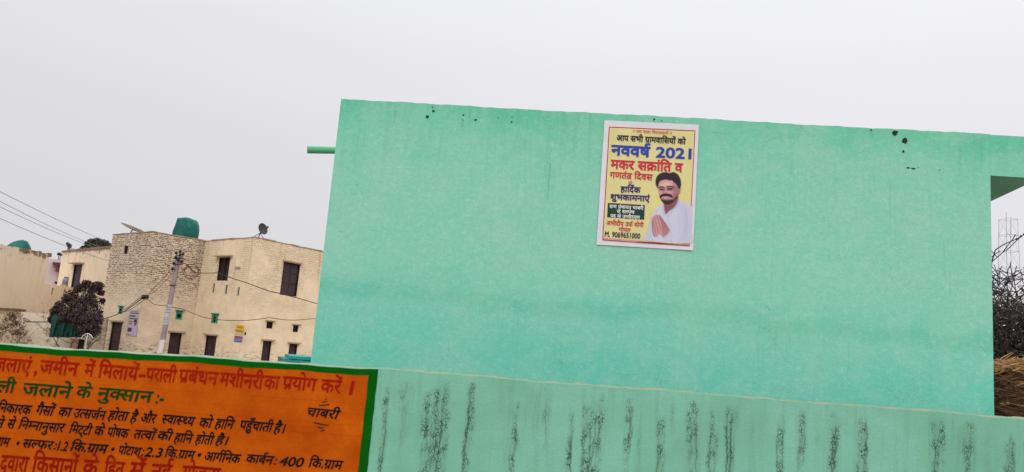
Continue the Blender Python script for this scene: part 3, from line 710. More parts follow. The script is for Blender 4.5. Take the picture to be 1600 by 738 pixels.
def poster():
    root = thing('campaign_poster', 'white bordered yellow greeting poster with man joining his hands, on green building', 'poster', PF.at(1012, 290, .004))
    pw = simple('white_poster_paper', srgb(206, 204, 214), .6, .05, 10)
    yel = simple('yellow_poster_ink', srgb(204, 196, 138), .5, .06, 6); redk = simple('red_poster_ink', srgb(168, 34, 42), .5, .1, 20)
    def q(px, off, wob=0):
        return PF.at(px[0], px[1], off)
    def quad(cs, off, n=14, curl=0):
        mb = MB(); (a, b, c, d) = [np.array(x, float) for x in cs]
        g = lambda s, t: (a * (1 - s) + b * s) * (1 - t) + (d * (1 - s) + c * s) * t
        for i in range(n):
            for j in range(n):
                pts = []
                for s, t in ((i, j), (i + 1, j), (i + 1, j + 1), (i, j + 1)):
                    s /= n; t /= n; x, y = g(s, t)
                    o = off + curl * (.004 * math.sin(s * 9 + t * 3) * math.sin(t * 11) * .5 + .010 * max(0, .10 - t) * 10 * abs(math.sin(s * 5)) * .4 + .008 * max(0, s - .93) * 12)
                    pts.append(PF.at(x, y, o))
                mb.face(pts[::-1], 0, [(p.x, p.z) for p in pts])
        return mb
    paper = [(944.5, 188), (1092, 195), (1083, 391.5), (932, 382.5)]
    quad(paper, .006, 24, .35).build('paper', pw, root)
    inner = [(951.6, 198), (1086.5, 204), (1077.5, 385), (941.2, 375.5)]
    quad(inner, .009, 8).build('printed_frame', redk, root)
    def inset(cs, k):
        c = np.mean(np.array(cs), 0); return [tuple(np.array(p) + (c - np.array(p)) / np.linalg.norm(c - np.array(p)) * k) for p in cs]
    quad(inset(inner, 2.0), .0105, 8).build('printed_ground', yel, root)
    pk = simple('pink_poster_ink', srgb(206, 140, 140), .5, .1, 20)
    quad([(942.8, 371.2), (1005, 376.4), (1004.6, 379.4), (942.4, 374.2)], .0118, 6).build('printed_strip', pk, root)
    quad([(995, 377.3), (1075.5, 381.2), (1075.3, 382.2), (995, 378.3)], .0118, 6).build('printed_line', redk, root)
    bx = simple('dark_green_poster_ink', srgb(20, 52, 48), .5, .1, 20)
    quad([(949.8, 317.3), (1007.6, 320.6), (1006.6, 343.6), (948.6, 339.6)], .0118, 6).build('printed_box', bx, root)
    # the printed figure
    step = .45; x0, x1, y0, y1 = 1005, 1086, 266, 383
    xs = np.arange(x0, x1, step); ys = np.arange(y0, y1, step); X, Y = np.meshgrid(xs, ys)
    Q = np.stack([(X.ravel() - 1010) * 4.922, (Y.ravel() - 250) * 4.922], -1)
    C, A = portrait_colours(Q); C = np.clip(C, 0, 1)
    idx = np.arange(X.size).reshape(X.shape); quads = np.stack([idx[:-1, :-1], idx[:-1, 1:], idx[1:, 1:], idx[1:, :-1]], -1).reshape(-1, 4)
    keep = (A[quads] > 0).any(1); quads = quads[keep]; used = np.unique(quads); remap = -np.ones(X.size, int); remap[used] = np.arange(len(used))
    vv = [tuple(PF.at(X.ravel()[i], Y.ravel()[i], .0125)) for i in used]
    me = bpy.data.meshes.new('printed_portrait'); me.from_pydata(vv, [], remap[quads][:, ::-1].tolist()); me.materials.append(mprint)
    at = me.attributes.new('print', 'FLOAT_COLOR', 'POINT'); at.data.foreach_set('color', np.concatenate([C[used], np.ones((len(used), 1))], 1).astype(np.float32).ravel())
    po = bpy.data.objects.new('printed_portrait', me); COL.objects.link(po); attach(po, root)
    po['label'] = 'printed picture of a man in a white shirt, palms pressed together'
    ink = lambda n, c: simple(n, srgb(*c), .5, .08, 20)
    ik, bl, rd, nv, wh = ink('black_ink', (28, 24, 34)), ink('blue_ink', (32, 58, 156)), ink('red_ink', (186, 28, 58)), ink('navy_ink', (42, 30, 104)), ink('white_ink', (222, 226, 222))
    L = lambda txt, l, r, h, mt, b=.03: lettering(PF, txt, l, r, h, .0130, mt, root, bold=b)
    L('!! जय बाबा निवासवाले !!', (989, 203.0), (1050, 206.6), 4.2, ink('pale_red_ink', (196, 96, 96)), .01)
    L('आप सभी ग्रामवासियों को', (964, 211.5), (1071.5, 217.5), 8.2, ik)
    L('नववर्ष', (956, 227.2), (1016, 230.6), 15, bl, .035)
    L('2021', (1026, 231.5), (1080, 234.3), 14.2, bl, .03)
    L('मकर सक्रांति व', (955, 250.2), (1067, 256.2), 13, rd, .03)
    L('गणतंत्र दिवस', (953.5, 269), (1020, 273), 9, rd, .022)
    L('की', (982, 284), (988.5, 284.5), 4, ink('orange_ink', (200, 92, 60)), .015)
    L('हार्दिक', (970, 291.5), (1001, 293.3), 8.4, nv)
    L('शुभकामनाएं', (954.5, 303.5), (1015.5, 306.8), 8.2, nv)
    L('ग्राम पंचायत चाबरी', (952.5, 320.3), (1005.5, 323.3), 4.8, wh, .015)
    L('से सरपंच', (964, 328.0), (991.5, 329.6), 4.8, wh, .015)
    L('पद के उम्मीदवार', (954, 335), (1000, 337.8), 4.8, wh, .015)
    L('अभीदीप उर्फ मोनी', (948, 345.5), (1006, 349.2), 6.2, rd, .02)
    L('गोयत', (967, 356), (985.5, 357.2), 5.4, rd, .02)
    L('M. 9069651000', (945.5, 362.4), (1000.5, 365.8), 7.4, ink('dark_blue_ink', (26, 22, 74)), .022)
poster()

# ================================================================== FACADES WITH REAL OPENINGS
def facade(mb, pl, u0, u1, z0, ztop, holes, depth=.16, mi=0, ri=0, uoff=0):
    """holes = [(ua, ub, za, zb)]; leaves them open and adds their reveals"""
    us = sorted({u0, u1, *[h[0] for h in holes], *[h[1] for h in holes], *np.linspace(u0, u1, 7).tolist()})
    zs = sorted({z0, ztop, *[h[2] for h in holes], *[h[3] for h in holes]})
    for a, b in zip(us[:-1], us[1:]):
        for c, d in zip(zs[:-1], zs[1:]):
            mu, mz = (a + b) / 2, (c + d) / 2
            if any(h[0] < mu < h[1] and h[2] < mz < h[3] for h in holes): continue
            mb.face([pl.pt(a, c), pl.pt(b, c), pl.pt(b, d), pl.pt(a, d)], mi, [(a + uoff, c), (b + uoff, c), (b + uoff, d), (a + uoff, d)])
    for a, b, c, d in holes:
        for (p, q) in (((a, c), (b, c)), ((b, c), (b, d)), ((b, d), (a, d)), ((a, d), (a, c))):
            mb.face([pl.pt(*p), pl.pt(*q), pl.pt(*q, -depth), pl.pt(*p, -depth)], ri, [(p[0], p[1]), (q[0], q[1]), (q[0] + .1, q[1] + .1), (p[0] + .1, p[1] + .1)])
def rect(pl, x0, y0, x1, y1):
    """opening from the photograph: top-left and bottom-right pixel corners of the leaning rectangle"""
    h = y1 - y0; dx = -.13 * h
    p = [pl.hit(x0, y0 + .0), pl.hit(x1, y0 + .1 * (x1 - x0)), pl.hit(x0 + dx, y1), pl.hit(x1 + dx, y1 + .1 * (x1 - x0))]
    us = sorted(q[0] for q in p); zs = sorted(q[1] for q in p)
    return ((us[0] + us[1]) / 2, (us[2] + us[3]) / 2, (zs[0] + zs[1]) / 2, (zs[2] + zs[3]) / 2)
mwood = simple('dark_brown_door_paint', srgb(62, 46, 50), .6, .2, 3)
mframe = simple('door_frame_wood', srgb(40, 28, 34), .6, .2, 5)
mvent = simple('green_vent_paint', srgb(50, 134, 104), .7, .15, 9)
mblack = simple('dark_hole', (.006, .006, .006), 1, 0, 3)
mlint = simple('cement_lintel', srgb(168, 148, 128), .9, .2, 4)
def door(pl, h, root, leaves=1, name='door', depth=.14, mat=None):
    mb = MB(); a, b, c, d = h; e = .035
    mb.pbox(pl, a + e, b - e, c, d - e, -depth - .03, -depth + .02)
    n = leaves
    for k in range(n):      # raised panels of each leaf
        x0 = a + e + (b - a - 2 * e) * k / n + .05; x1 = a + e + (b - a - 2 * e) * (k + 1) / n - .05
        for f0, f1 in ((.04, .34), (.38, .66), (.70, .96)):
            mb.pbox(pl, x0, x1, c + (d - c) * f0, c + (d - c) * f1, -depth + .02, -depth + .04)
    o = mb.build(name, mat or mwood, root)
    mb = MB()
    mb.pbox(pl, a + .003, a + e, c, d - .003, -depth - .02, -.03); mb.pbox(pl, b - e, b - .003, c, d - .003, -depth - .02, -.03); mb.pbox(pl, a + e, b - e, d - e, d - .003, -depth - .02, -.03)
    mb.build('frame', mframe, o)
    return o
def window(pl, h, root, bars=True, name='window', depth=.14, mat=None):
    mb = MB(); a, b, c, d = h; e = .05
    for x0, x1, z0, z1 in ((a + .003, a + e, c + .003, d - .003), (b - e, b - .003, c + .003, d - .003), (a + e, b - e, d - e, d - .003), (a + e, b - e, c + .003, c + e)):
        mb.pbox(pl, x0, x1, z0, z1, -depth, -.04)
    m_ = (a + b) / 2; mb.pbox(pl, m_ - .025, m_ + .025, c + e, d - e, -depth + .01, -.05)
    o = mb.build(name, mframe, root)
    mb = MB(); mb.pbox(pl, a + .004, b - .004, c + .004, d - .004, -depth - .02, -depth); mb.build('shutter', mat or mwood, o)
    if bars:
        mb = MB(); n = max(3, int((b - a) / .12))
        for k in range(1, n):
            x = a + (b - a) * k / n; mb.tube([pl.pt(x, c + .02, -.07), pl.pt(x, d - .02, -.07)], .008, 5)
        mb.build('bars', mframe, o)
    return o
def lintel(pl, h, root, ex=.14, out=.12, t=.07):
    mb = MB(); a, b, c, d = h; mb.pbox(pl, a - ex, b + ex, d + .03, d + .03 + t, .0, out); mb.build('lintel', mlint, root)
def vent(pl, x0, y0, x1, y1, root):
    h = rect(pl, x0, y0, x1, y1); a, b, c, d = h; mb = MB()
    mb.pbox(pl, a, b, c, d, -.05, .012)
    mb.pbox(pl, a - .06, b + .08, d, d + .05, -.02, .08)
    o = mb.build('vent', mvent, root)
    mb = MB(); cu, cz = (a + b) / 2, (c + d) / 2; r = min(b - a, d - c) * .33; n = 16; ctr = pl.pt(cu, cz, .014)
    mb.face([pl.pt(cu + r * math.cos(2 * math.pi * k / n), cz - .03 + r * math.sin(2 * math.pi * k / n), .015) for k in range(n)])
    mb.build('vent_hole', mblack, o)

# ================================================================== BRICK HOUSE (far, left)
HB = EYE.z + 4.6
A0, A1, A2, A3, A4 = (at_height(*p, HB) for p in ((176.3, 367), (239, 363), (321, 377.4), (398, 371.4), (502.7, 393.5)))
PA, PB, PC, PD = Plane(A0, A1), Plane(A1, A2), Plane(A2, A3), Plane(A3, A4)
mbrick = brick_material('limewashed_rough_brick', srgb(212, 192, 168), srgb(66, 50, 42), 1.25, srgb(224, 206, 180))
mbrick2 = brick_material('limewashed_brick', srgb(226, 204, 174), srgb(104, 84, 68), .4, srgb(234, 215, 184))
def brick_house():
    root = thing('brick_house', 'two storey cream limewashed brick house with dark doors, behind the utility pole', 'house', Vector((A2.x + 3, A2.y + 4, 0)))
    hA = [rect(PA, 194.5, 384, 200.5, 396.5), rect(PA, 174.6, 503, 191, 553)]
    hB = [rect(PB, 266, 519.5, 284.5, 556)]
    hC = [rect(PC, 342.5, 401.5, 360, 438), rect(PC, 322, 524, 338.8, 561), rect(PC, 333.3, 443, 336, 457.5), rect(PC, 352.5, 445.5, 355.8, 459.5), rect(PC, 371.8, 448.5, 374.8, 462)]
    hD = [rect(PD, 443.5, 410, 470, 461), rect(PD, 417.2, 502.3, 427, 513), rect(PD, 458.5, 508, 467, 518.8), rect(PD, 411.5, 532.5, 425, 570), rect(PD, 452.5, 537, 465.5, 572)]
    LA, LB, LC = (A1 - A0).length, (A2 - A1).length, (A3 - A2).length; LD = (A4 - A3).length + 7
    mb = MB()
    facade(mb, PA, 0, LA, 0, HB, hA, .18, 0, 0, 0); facade(mb, PB, 0, LB, 0, HB, hB, .18, 0, 0, 4.7)
    facade(mb, PC, 0, LC, 0, HB, hC, .18, 1, 1, 9); facade(mb, PD, 0, LD, 0, HB, hD, .18, 1, 1, 15)
    E = PD.pt(LD, HB); back = PB.u * 7
    G = A0 + back; K = E + (A3 - E).normalized() * 0 - PC.u * 0
    Kb = E + (A2 - A3).normalized() * 6
    loop = [A0, A1, A2, A3, E, Kb, G]
    mb.face(loop, 0)
    for p, q in ((E, Kb), (Kb, G), (G, A0)):
        mb.face([(p.x, p.y, 0), (q.x, q.y, 0), (q.x, q.y, HB), (p.x, p.y, HB)], 0, [(0, 0), ((q - p).length, 0), ((q - p).length, HB), (0, HB)])
    mb.build('wall', [mbrick, mbrick2], root)
    # coping: a slim cement course along the visible roof edge
    mb = MB()
    for pl, L in ((PA, LA), (PB, LB), (PC, LC), (PD, LD)):
        x = .0
        while x < L - .05:
            w_ = min(random.uniform(.35, .8), L - x); mb.pbox(pl, x + .004, x + w_ - .004, HB + .002, HB + random.uniform(.03, .075), -.25, random.uniform(.012, .035)); x += w_
    mb.build('parapet_coping', simple('worn_cement_coping', srgb(150, 130, 112), .95, .3, 2), root)
    window(PA, hA[0], root, False); d = door(PA, hA[1], root); lintel(PA, hA[1], root)
    door(PB, hB[0], root, 2); lintel(PB, hB[0], root)
    window(PC, hC[0], root); lintel(PC, hC[0], root, .25, .2); door(PC, hC[1], root, 2); lintel(PC, hC[1], root)
    for h in hC[2:]:
        mb = MB(); mb.pbox(PC, h[0] + .004, h[1] - .004, h[2], h[3], -.12, -.03); mb.build('wall_slot', simple('green_slot_paint', srgb(70, 96, 74), .8, .2, 8), root)
    door(PD, hD[0], root, 2, 'balcony_door'); lintel(PD, hD[0], root, .08, .1)
    window(PD, hD[1], root); window(PD, hD[2], root, True, 'window', .14, simple('grey_green_shutter', srgb(58, 70, 70), .7, .2, 6)); lintel(PD, hD[1], root, .12, .1, .04); lintel(PD, hD[2], root, .12, .1, .04)
    door(PD, hD[3], root, 2); door(PD, hD[4], root, 2); lintel(PD, hD[3], root, .14, .14); lintel(PD, hD[4], root, .14, .14)
    vent(PA, 186.5, 479, 192.5, 490.5, root); vent(PB, 275.5, 485.5, 285.5, 499, root); vent(PC, 331.8, 490.5, 341.5, 504.5, root)
    mb = MB(); a, b, c, d_ = rect(PC, 368.5, 417, 376, 418.6); mb.pbox(PC, a, b, c - .02, d_ + .02, -.01, .05); mb.build('bracket', mlint, root)
    mb = MB(); u, z = PC.hit(384.2, 521); mb.pbox(PC, u - .03, u + .03, z - .09, z + .05, 0, .06); mb.build('switch_box', mframe, root)
brick_house()

# paper notices on the brick house
def small_poster(pl, cs, bands, name, label, cat, portrait=False):
    root = thing(name, label, cat, pl.at(*cs[0], .01))
    (a, b, c, d) = [np.array(x, float) for x in cs]
    g = lambda s, t: tuple((a * (1 - s) + b * s) * (1 - t) + (d * (1 - s) + c * s) * t)
    mb = MB(); mb.face([pl.at(*g(s, t), .012) for s, t in ((0, 1), (1, 1), (1, 0), (0, 0))]); mb.build('paper', simple('notice_paper', srgb(*bands[0]), .7, .06, 5), root)
    for i, (s0, s1, t0, t1, col) in enumerate(bands[1:]):
        mb = MB(); o = .016 + .001 * i
        if isinstance(col, tuple): mb.face([pl.at(*g(s, t), o) for s, t in ((s0, t1), (s1, t1), (s1, t0), (s0, t0))]); mb.build('printed_band', simple('notice_ink', srgb(*col), .7, .1, 9), root)
    if portrait:
        mb = MB(); o = .03
        for k, (poly, mi) in enumerate((([(.5, 1), (.52, .72), (.62, .6), (.8, .58), (.97, .68), (1, 1)], 0), ([(.62, .5), (.64, .43), (.78, .41), (.86, .46), (.86, .55), (.76, .63), (.66, .58)], 1), ([(.58, .47), (.62, .40), (.76, .375), (.88, .41), (.90, .49), (.84, .47), (.72, .44)], 2))):
            mb.face([pl.at(*g(s, t), o + .002 * k) for s, t in poly][::-1], mi)
        mb.build('printed_portrait', [simple('lilac_print', srgb(180, 168, 200), .7), simple('skin_print', srgb(128, 96, 110), .7), simple('hair_print', srgb(40, 28, 44), .7)], root)
    return root
lil = (96, 80, 110)
small_poster(PA, [(202.5, 483.5), (217.5, 484.5), (213, 525.5), (196.5, 524)],
             [(186, 172, 178), (.08, .92, .06, .09, (150, 128, 140)), (.1, .95, .12, .155, (110, 84, 100)), (.06, .7, .22, .27, lil), (.1, .95, .33, .37, lil), (.1, .5, .44, .47, lil), (.12, .45, .53, .56, lil), (.1, .48, .70, .84, (74, 58, 92)), (.05, .9, .955, .975, (170, 84, 92))],
             'wall_poster', 'faded lilac paper poster with small portrait, beside narrow door of brick house', 'poster', True)
small_poster(PC, [(369, 507), (382.3, 509), (378.2, 535.2), (365, 533.5)],
             [(206, 190, 176), (0, 1, .01, .30, (214, 178, 48)), (.2, .8, .08, .2, (190, 130, 40)), (0, 1, .30, .42, (150, 138, 62)), (.02, .98, .42, .6, (206, 164, 124)), (.02, .98, .66, .77, (160, 66, 88)), (0, 1, .79, .85, (74, 102, 172)), (0, 1, .87, .92, (94, 120, 184)), (0, 1, .94, 1, (66, 94, 164))],
             'painted_signboard', 'small yellow, pink and blue striped notice on the brick house wall', 'sign')

# ------------------------------------------------------------------ roof tanks wrapped in teal cloth
mteal = MT('teal_tarpaulin', .55); o_ = mteal.obj()
mteal.color(mteal.mix(mteal.map(mteal.noise(o_, 1.6, 5, .6), .35, .65), srgb(4, 78, 70), srgb(8, 98, 88))); mteal.bump(mteal.noise(mteal.scale(o_, 2, 2, 1), 1.7, 4, .6, 1.5), .9, .12); mteal = mteal.m
def wrapped_tank(base, w_, h_, d_, label, lean, dome, zfloor):
    root = thing('water_tank', label, 'water tank', Vector((base.x, base.y, zfloor)), 'teal wrapped water tanks on the roofs')
    mb = MB(); n = 36; prof = dome
    r1 = RT.copy(); r1.z = 0; r1.normalize(); r2 = Vector((-r1.y, r1.x, 0))
    rings = []
    zs = [zfloor - base.z + 0] 
    for (t, q, sx) in prof:
        rings.append(len(mb.v))
        for k in range(n):
            a = 2 * math.pi * k / n
            sup = (abs(math.cos(a)) ** 3.2 + abs(math.sin(a)) ** 3.2) ** (-1 / 3.2)
            fold = 1 + .035 * math.sin(7 * a + t * 4) * (1 - t * .5) + .02 * math.sin(15 * a + t * 9)
            x = q * w_ / 2 * math.cos(a) * sup * fold + sx * w_; y = q * d_ / 2 * math.sin(a) * sup * fold
            mb.v.append(tuple(Vector((base.x, base.y, zfloor + t * h_ + .03 * math.sin(3 * a + 5 * t))) + r1 * (x + lean * t) + r2 * y))
    for i in range(len(rings) - 1):
        for k in range(n):
            k2 = (k + 1) % n; mb.f.append((rings[i] + k, rings[i] + k2, rings[i + 1] + k2, rings[i + 1] + k)); mb.m.append(0); mb.uv += [(0, 0)] * 4
    mb.f.append(tuple(rings[-1] + k for k in range(n))); mb.m.append(0); mb.uv += [(0, 0)] * n
    mb.build('cloth_cover', mteal, root, True)
    mb = MB(); mb.lathe(Vector((base.x, base.y, zfloor - .02)), Vector((0, 0, 1)), [(0, .4 * w_), (.1, .42 * w_), (.12, .38 * w_)], 16); mb.build('tank_base', simple('black_tank_plastic', (.02, .02, .02), .6), root)
t1 = at_depth(289, 372, A1.y + 2.2); zf = HB + .02
wrapped_tank(Vector((t1.x, t1.y, zf)), 1.20, 1.12, 1.3, 'boxy teal cloth covered water tank on the brick house roof', .02,
             [(0, 1.0, 0), (.3, .99, .015), (.55, .95, .025), (.72, .90, .02), (.86, .84, .0), (.95, .78, -.03), (1.0, .70, -.06), (1.015, .35, -.06)], zf)

# ------------------------------------------------------------------ dishes
mgal = simple('dull_galvanised_mesh', srgb(214, 216, 222), .6, .06, 8, 0); mdish = simple('dark_dish_paint', srgb(58, 56, 62), .5, .15, 8); mrod = simple('rod_steel', srgb(80, 80, 84), .5, .1, 8)
def dish(base, centre, axis, r, depth, mat, name, label, feed=True, stays=2):
    root = thing(name, label, 'satellite dish', base)
    axis = axis.normalized(); mb = MB()
    prof = [(-depth + depth * (q * q), r * q) for q in (0.02, .2, .4, .6, .8, .95, 1.0)]
    mb.lathe(centre, axis, prof + [(.02, r * 1.01), (.0, r * 1.02), (-depth * .1 - .03, r * .96)] + [(-depth + depth * q * q - .025, r * q) for q in (.8, .6, .4, .2, .02)], 28)
    mb.build('reflector', mat, root, True)
    mb = MB(); b = centre - axis * (depth + .02)
    mb.tube([base, b], .03, 6)
    side = Vector((.25, .12, 0))
    for s in (1, -1)[:stays]: mb.tube([Vector((base.x, base.y, base.z)) + side * s, base.lerp(b, .6)], .018, 5)
    mb.build('mount', mrod, root)
    if feed:
        mb = MB(); f = centre + axis * r * .95; mb.tube([centre - UP * r * .9, f], .008, 5); mb.lathe(f, axis, [(-.06, .01), (-.06, .06), (.06, .06), (.06, .01)], 10); mb.build('feed_horn', mrod, root)
ctr = at_depth(208.5, 357.5, A0.y - .3 + .6); Rr = (at_depth(223, 364, A0.y) - at_depth(187, 350, A0.y)); 
bs = Vector((at_depth(201.5, 364.5, A0.y + .3).x, at_depth(201.5, 364.5, A0.y + .3).y, HB + .02))
axd = Rr.cross(fw).normalized()
if axd.z < 0: axd = -axd
axd = (axd + fw * .30).normalized(); ctr = ctr + Vector((0, 0, .05))
dish(bs, ctr, axd, Rr.length / 2 * 1.0, .10, mgal, 'mesh_dish', 'large pale mesh dish antenna tilted skyward on the brick house roof', False, 0)
ctr2 = at_depth(411, 357.8, A3.y + .35); bs2 = at_depth(403.5, 371.5, A3.y + .35); bs2.z = HB + .02
dish(bs2, ctr2, (RT * .90 - fw * .40 + UP * .28), .30, .07, mdish, 'small_dish', 'small dark satellite dish on the corner of the brick house roof', True, 2)

# ================================================================== UTILITY POLE AND CABLES
YP = 37.2
ptop = at_depth(279.5, 401, YP); pbot = at_depth(251, 549, YP + .0)
dirp = (ptop - pbot); pfoot = pbot + dirp * ((-.0 - pbot.z) / dirp.z)
mcab = simple('black_cable', srgb(52, 44, 44), .6, .1, 4); mcab2 = simple('grey_wire', srgb(116, 112, 118), .6, .05, 2); mcab3 = simple('weathered_cable', srgb(112, 84, 68), .7, .1, 3)
def utility_pole():
    root = thing('utility_pole', 'leaning grey concrete utility pole with black insulators before the brick house', 'utility pole', pfoot)
    mcon = MT('grey_concrete', .9); o = mcon.obj(); mcon.color(mcon.mix(mcon.map(mcon.noise(o, 4, 5), .3, .7), srgb(128, 114, 116), srgb(150, 136, 136))); mcon = mcon.m
    mb = MB(); mb.tube([pfoot, ptop], [.15, .115], 8); mb.build('shaft', mcon, root)
    ax = dirp.normalized(); mk = simple('black_insulator', srgb(20, 14, 16), .3, .1, 9)
    for px, py in ((275.5, 395.5), (281.5, 393.2), (286, 397), (281.5, 398.5), (274.5, 402), (279, 405.5), (284, 408.5), (271.5, 411.5), (269.5, 420)):
        p = at_depth(px, py, YP - .16); mb = MB()
        mb.lathe(p - ax * .09, ax, [(.02, .02), (.02, .055), (.05, .08), (.08, .055), (.11, .07), (.15, .04), (.165, .01)], 10); mb.tube([p - ax * .1, p.lerp(ptop, .3) - ax * .12], .018, 5)
        mb.build('insulator', mk, root, True)
    for py, ln in ((404, .34), (413, .28), (446, .24)):
        c = at_depth(279.5 - .192 * (py - 401), py, YP - .14); mb = MB(); mb.tube([c - RT * ln / 1.3, c + RT * ln / 1.3], .025, 5); mb.build('crossarm', simple('rusty_arm', srgb(74, 58, 56), .8), root)
    # paper bills wrapped round the shaft
    mpap = simple('pasted_bill', srgb(176, 168, 178), .8, .1, 12); mtxt = simple('bill_print', srgb(92, 84, 120), .8)
    for (y0, y1, colw) in ((477, 494, 0), (494, 508, 0), (531.5, 552, 1)):
        mb = MB(); seg = 10
        c0, c1 = [pbot + dirp * ((549 - y) / 148) for y in (y0, y1)]
        r = [.15 + (.115 - .15) * max(0, (c - pfoot).length / dirp.length * 0.62) for c in (c0, c1)]
        rr = .142
        sd = RT.copy(); fr = ax.cross(sd).normalized(); fr = fr if fr.dot(fw) < 0 else -fr
        for k in range(seg):
            a0, a1 = [math.pi * (.08 + .84 * q / seg) for q in (k, k + 1)]
            d0, d1 = [sd * math.cos(a) * rr + fr * math.sin(a) * rr for a in (a0, a1)]
            mb.face([c1 + d1, c1 + d0, c0 + d0, c0 + d1], 0)
            if not colw and 2 <= k <= 7 and k % 2 == 0:
                for f in (.2, .42, .66):
                    e0, e1 = c0.lerp(c1, f), c0.lerp(c1, f + .12); dd0, dd1 = d0 * 1.02, d1 * 1.02
                    mb.face([e1 + dd1, e1 + dd0, e0 + dd0, e0 + dd1], 1)
        mb.build('pasted_bill', [mpap if not colw else simple('white_limewash', srgb(200, 192, 190), .8), mtxt], root)
utility_pole()
def sag(pts, dip=.0, n=8):
    r = []
    for a, b in zip(pts[:-1], pts[1:]):
        for k in range(n):
            t = k / n; p = a.lerp(b, t); p.z -= dip * 4 * t * (1 - t) * (b - a).length; r.append(p)
    return r + [pts[-1]]
def cable(name, label, pts, rad, mat, dip=.0, cat='cable', group=None):
    mb = MB(); mb.tube(sag(pts, dip), rad, 5); o = mb.build(name, mat); return tag(o, label, cat, group)
# four overhead lines crossing the sky, falling away towards the houses
for (a, b, ya, yb, lab) in (((-60, 269), (230, 400), 24, 62, 'uppermost of the four thin overhead wires against the sky'),
                            ((-60, 283), (180, 393), 24, 62, 'overhead wire second from the top against the sky'),
                            ((-60, 294), (190, 399), 24, 62, 'overhead wire second from the bottom against the sky'),
                            ((-60, 314), (172, 408.5), 24, 44, 'lowest overhead wire, running down to the brick house')):
    cable('overhead_wire', lab, [at_depth(*a, ya), at_depth(*b, yb)], .011 if yb > 50 else .011, mcab2, .006, 'wire', 'overhead wires against the sky')
on = lambda pl, pts, off=.06: [pl.at(x, y, off) for x, y in pts]
P0 = lambda x, y: at_depth(x, y, YP - .2)
cable('service_cable', 'black cable from the utility pole across the windows to the green building side', [P0(281, 414), P0(287, 412), P0(293, 413)] + [at_depth(300, 422, 38), at_depth(306, 426.5, 38.2)] + on(PC, [(322, 427), (340, 426.5), (360, 434), (385, 442)], .5) + on(PD, [(420, 455), (436, 458.5), (465, 466), (500, 476)], .4), .022, mcab, .002)
mb = MB(); c = at_depth(299, 424, YP + .1); pts = []
for k in range(70):
    a = k / 69 * 2 * math.pi * 3.2; r_ = .36 + .06 * math.sin(a * 1.3); pts.append(c + RT * r_ * 1.05 * math.cos(a) + UP * r_ * (.75 + .1 * math.sin(a * .7)) * math.sin(a) + fw * .02 * math.sin(a * .37))
mb.tube(pts, .018, 5); tag(mb.build('cable_coil', mcab3), 'loose coil of cable hanging off the utility pole', 'cable')
cable('service_cable', 'brown sagging cable along the lower storey of the brick house', on(PB, [(262, 479), (285, 483)], .3) + on(PC, [(318, 496), (345, 500), (372, 501.3), (395, 500)], .25) + on(PD, [(420, 496.5), (445, 500), (462, 500.5), (500, 497)], .25), .020, mcab3, .004)
cable('service_cable', 'double cable from bush to the bracket on the brick house corner', [at_depth(40, 503, 37.5)] + [at_depth(x, y, 38.5) for x, y in ((150, 503), (160, 499))] + on(PA, [(178, 493.5), (196, 486), (210, 475.5), (224, 465)], .3), .024, mcab, .003)
cable('service_cable', 'thin upper cable of the pair above the narrow door', on(PA, [(184, 489), (199, 481.5), (211, 471), (224, 463)], .45), .018, mcab3, .004)
cable('service_cable', 'pale thin cable over the lilac poster', on(PA, [(190, 489), (204, 484), (218, 474), (229, 466)], .5), .014, mcab3, .004)
cable('service_cable', 'short cable between the corner bracket and the utility pole', [PA.at(229, 466, .4)] + [at_depth(240, 475.5, 38.3), P0(262, 478)], .016, mcab3, .01)
mb = MB()
for x in (224, 229): mb.lathe(PA.at(x, 464, .3), Vector((0, 0, 1)), [(-.14, .02), (-.12, .10), (0, .12), (.1, .08), (.12, .01)], 10)
mb.tube([PA.at(222, 464, .3), PA.at(231, 463, .3)], .04, 6); mb.tube([PA.at(226, 463, .3), PA.at(226, 462, 0)], .03, 6)
tag(mb.build('cable_bracket', simple('black_insulator_bracket', srgb(26, 20, 22), .4)), 'black insulator bracket on the brick house wall near its corner', 'bracket')
cable('drop_cable', 'short dark cable from the teal tank down to the pole top', [at_depth(290.5, 372.5, 38.6), at_depth(286, 380, 38.2), at_depth(283.5, 387, 37.6), P0(282, 393)], .022, mcab3, .0)
cable('service_cable', 'thin wire slanting from pole down over the rough brick wall', [P0(272, 415)] + [at_depth(x, y, 38) for x, y in ((258, 432), (243, 448))] + on(PA, [(229, 463)], .35), .014, mcab3, .004)
cable('service_cable', 'parallel thin wire slanting beside the pole to bracket', [P0(274, 420)] + [at_depth(x, y, 38) for x, y in ((261, 437), (245, 453))] + on(PA, [(230, 464)], .5), .012, mcab3, .004)

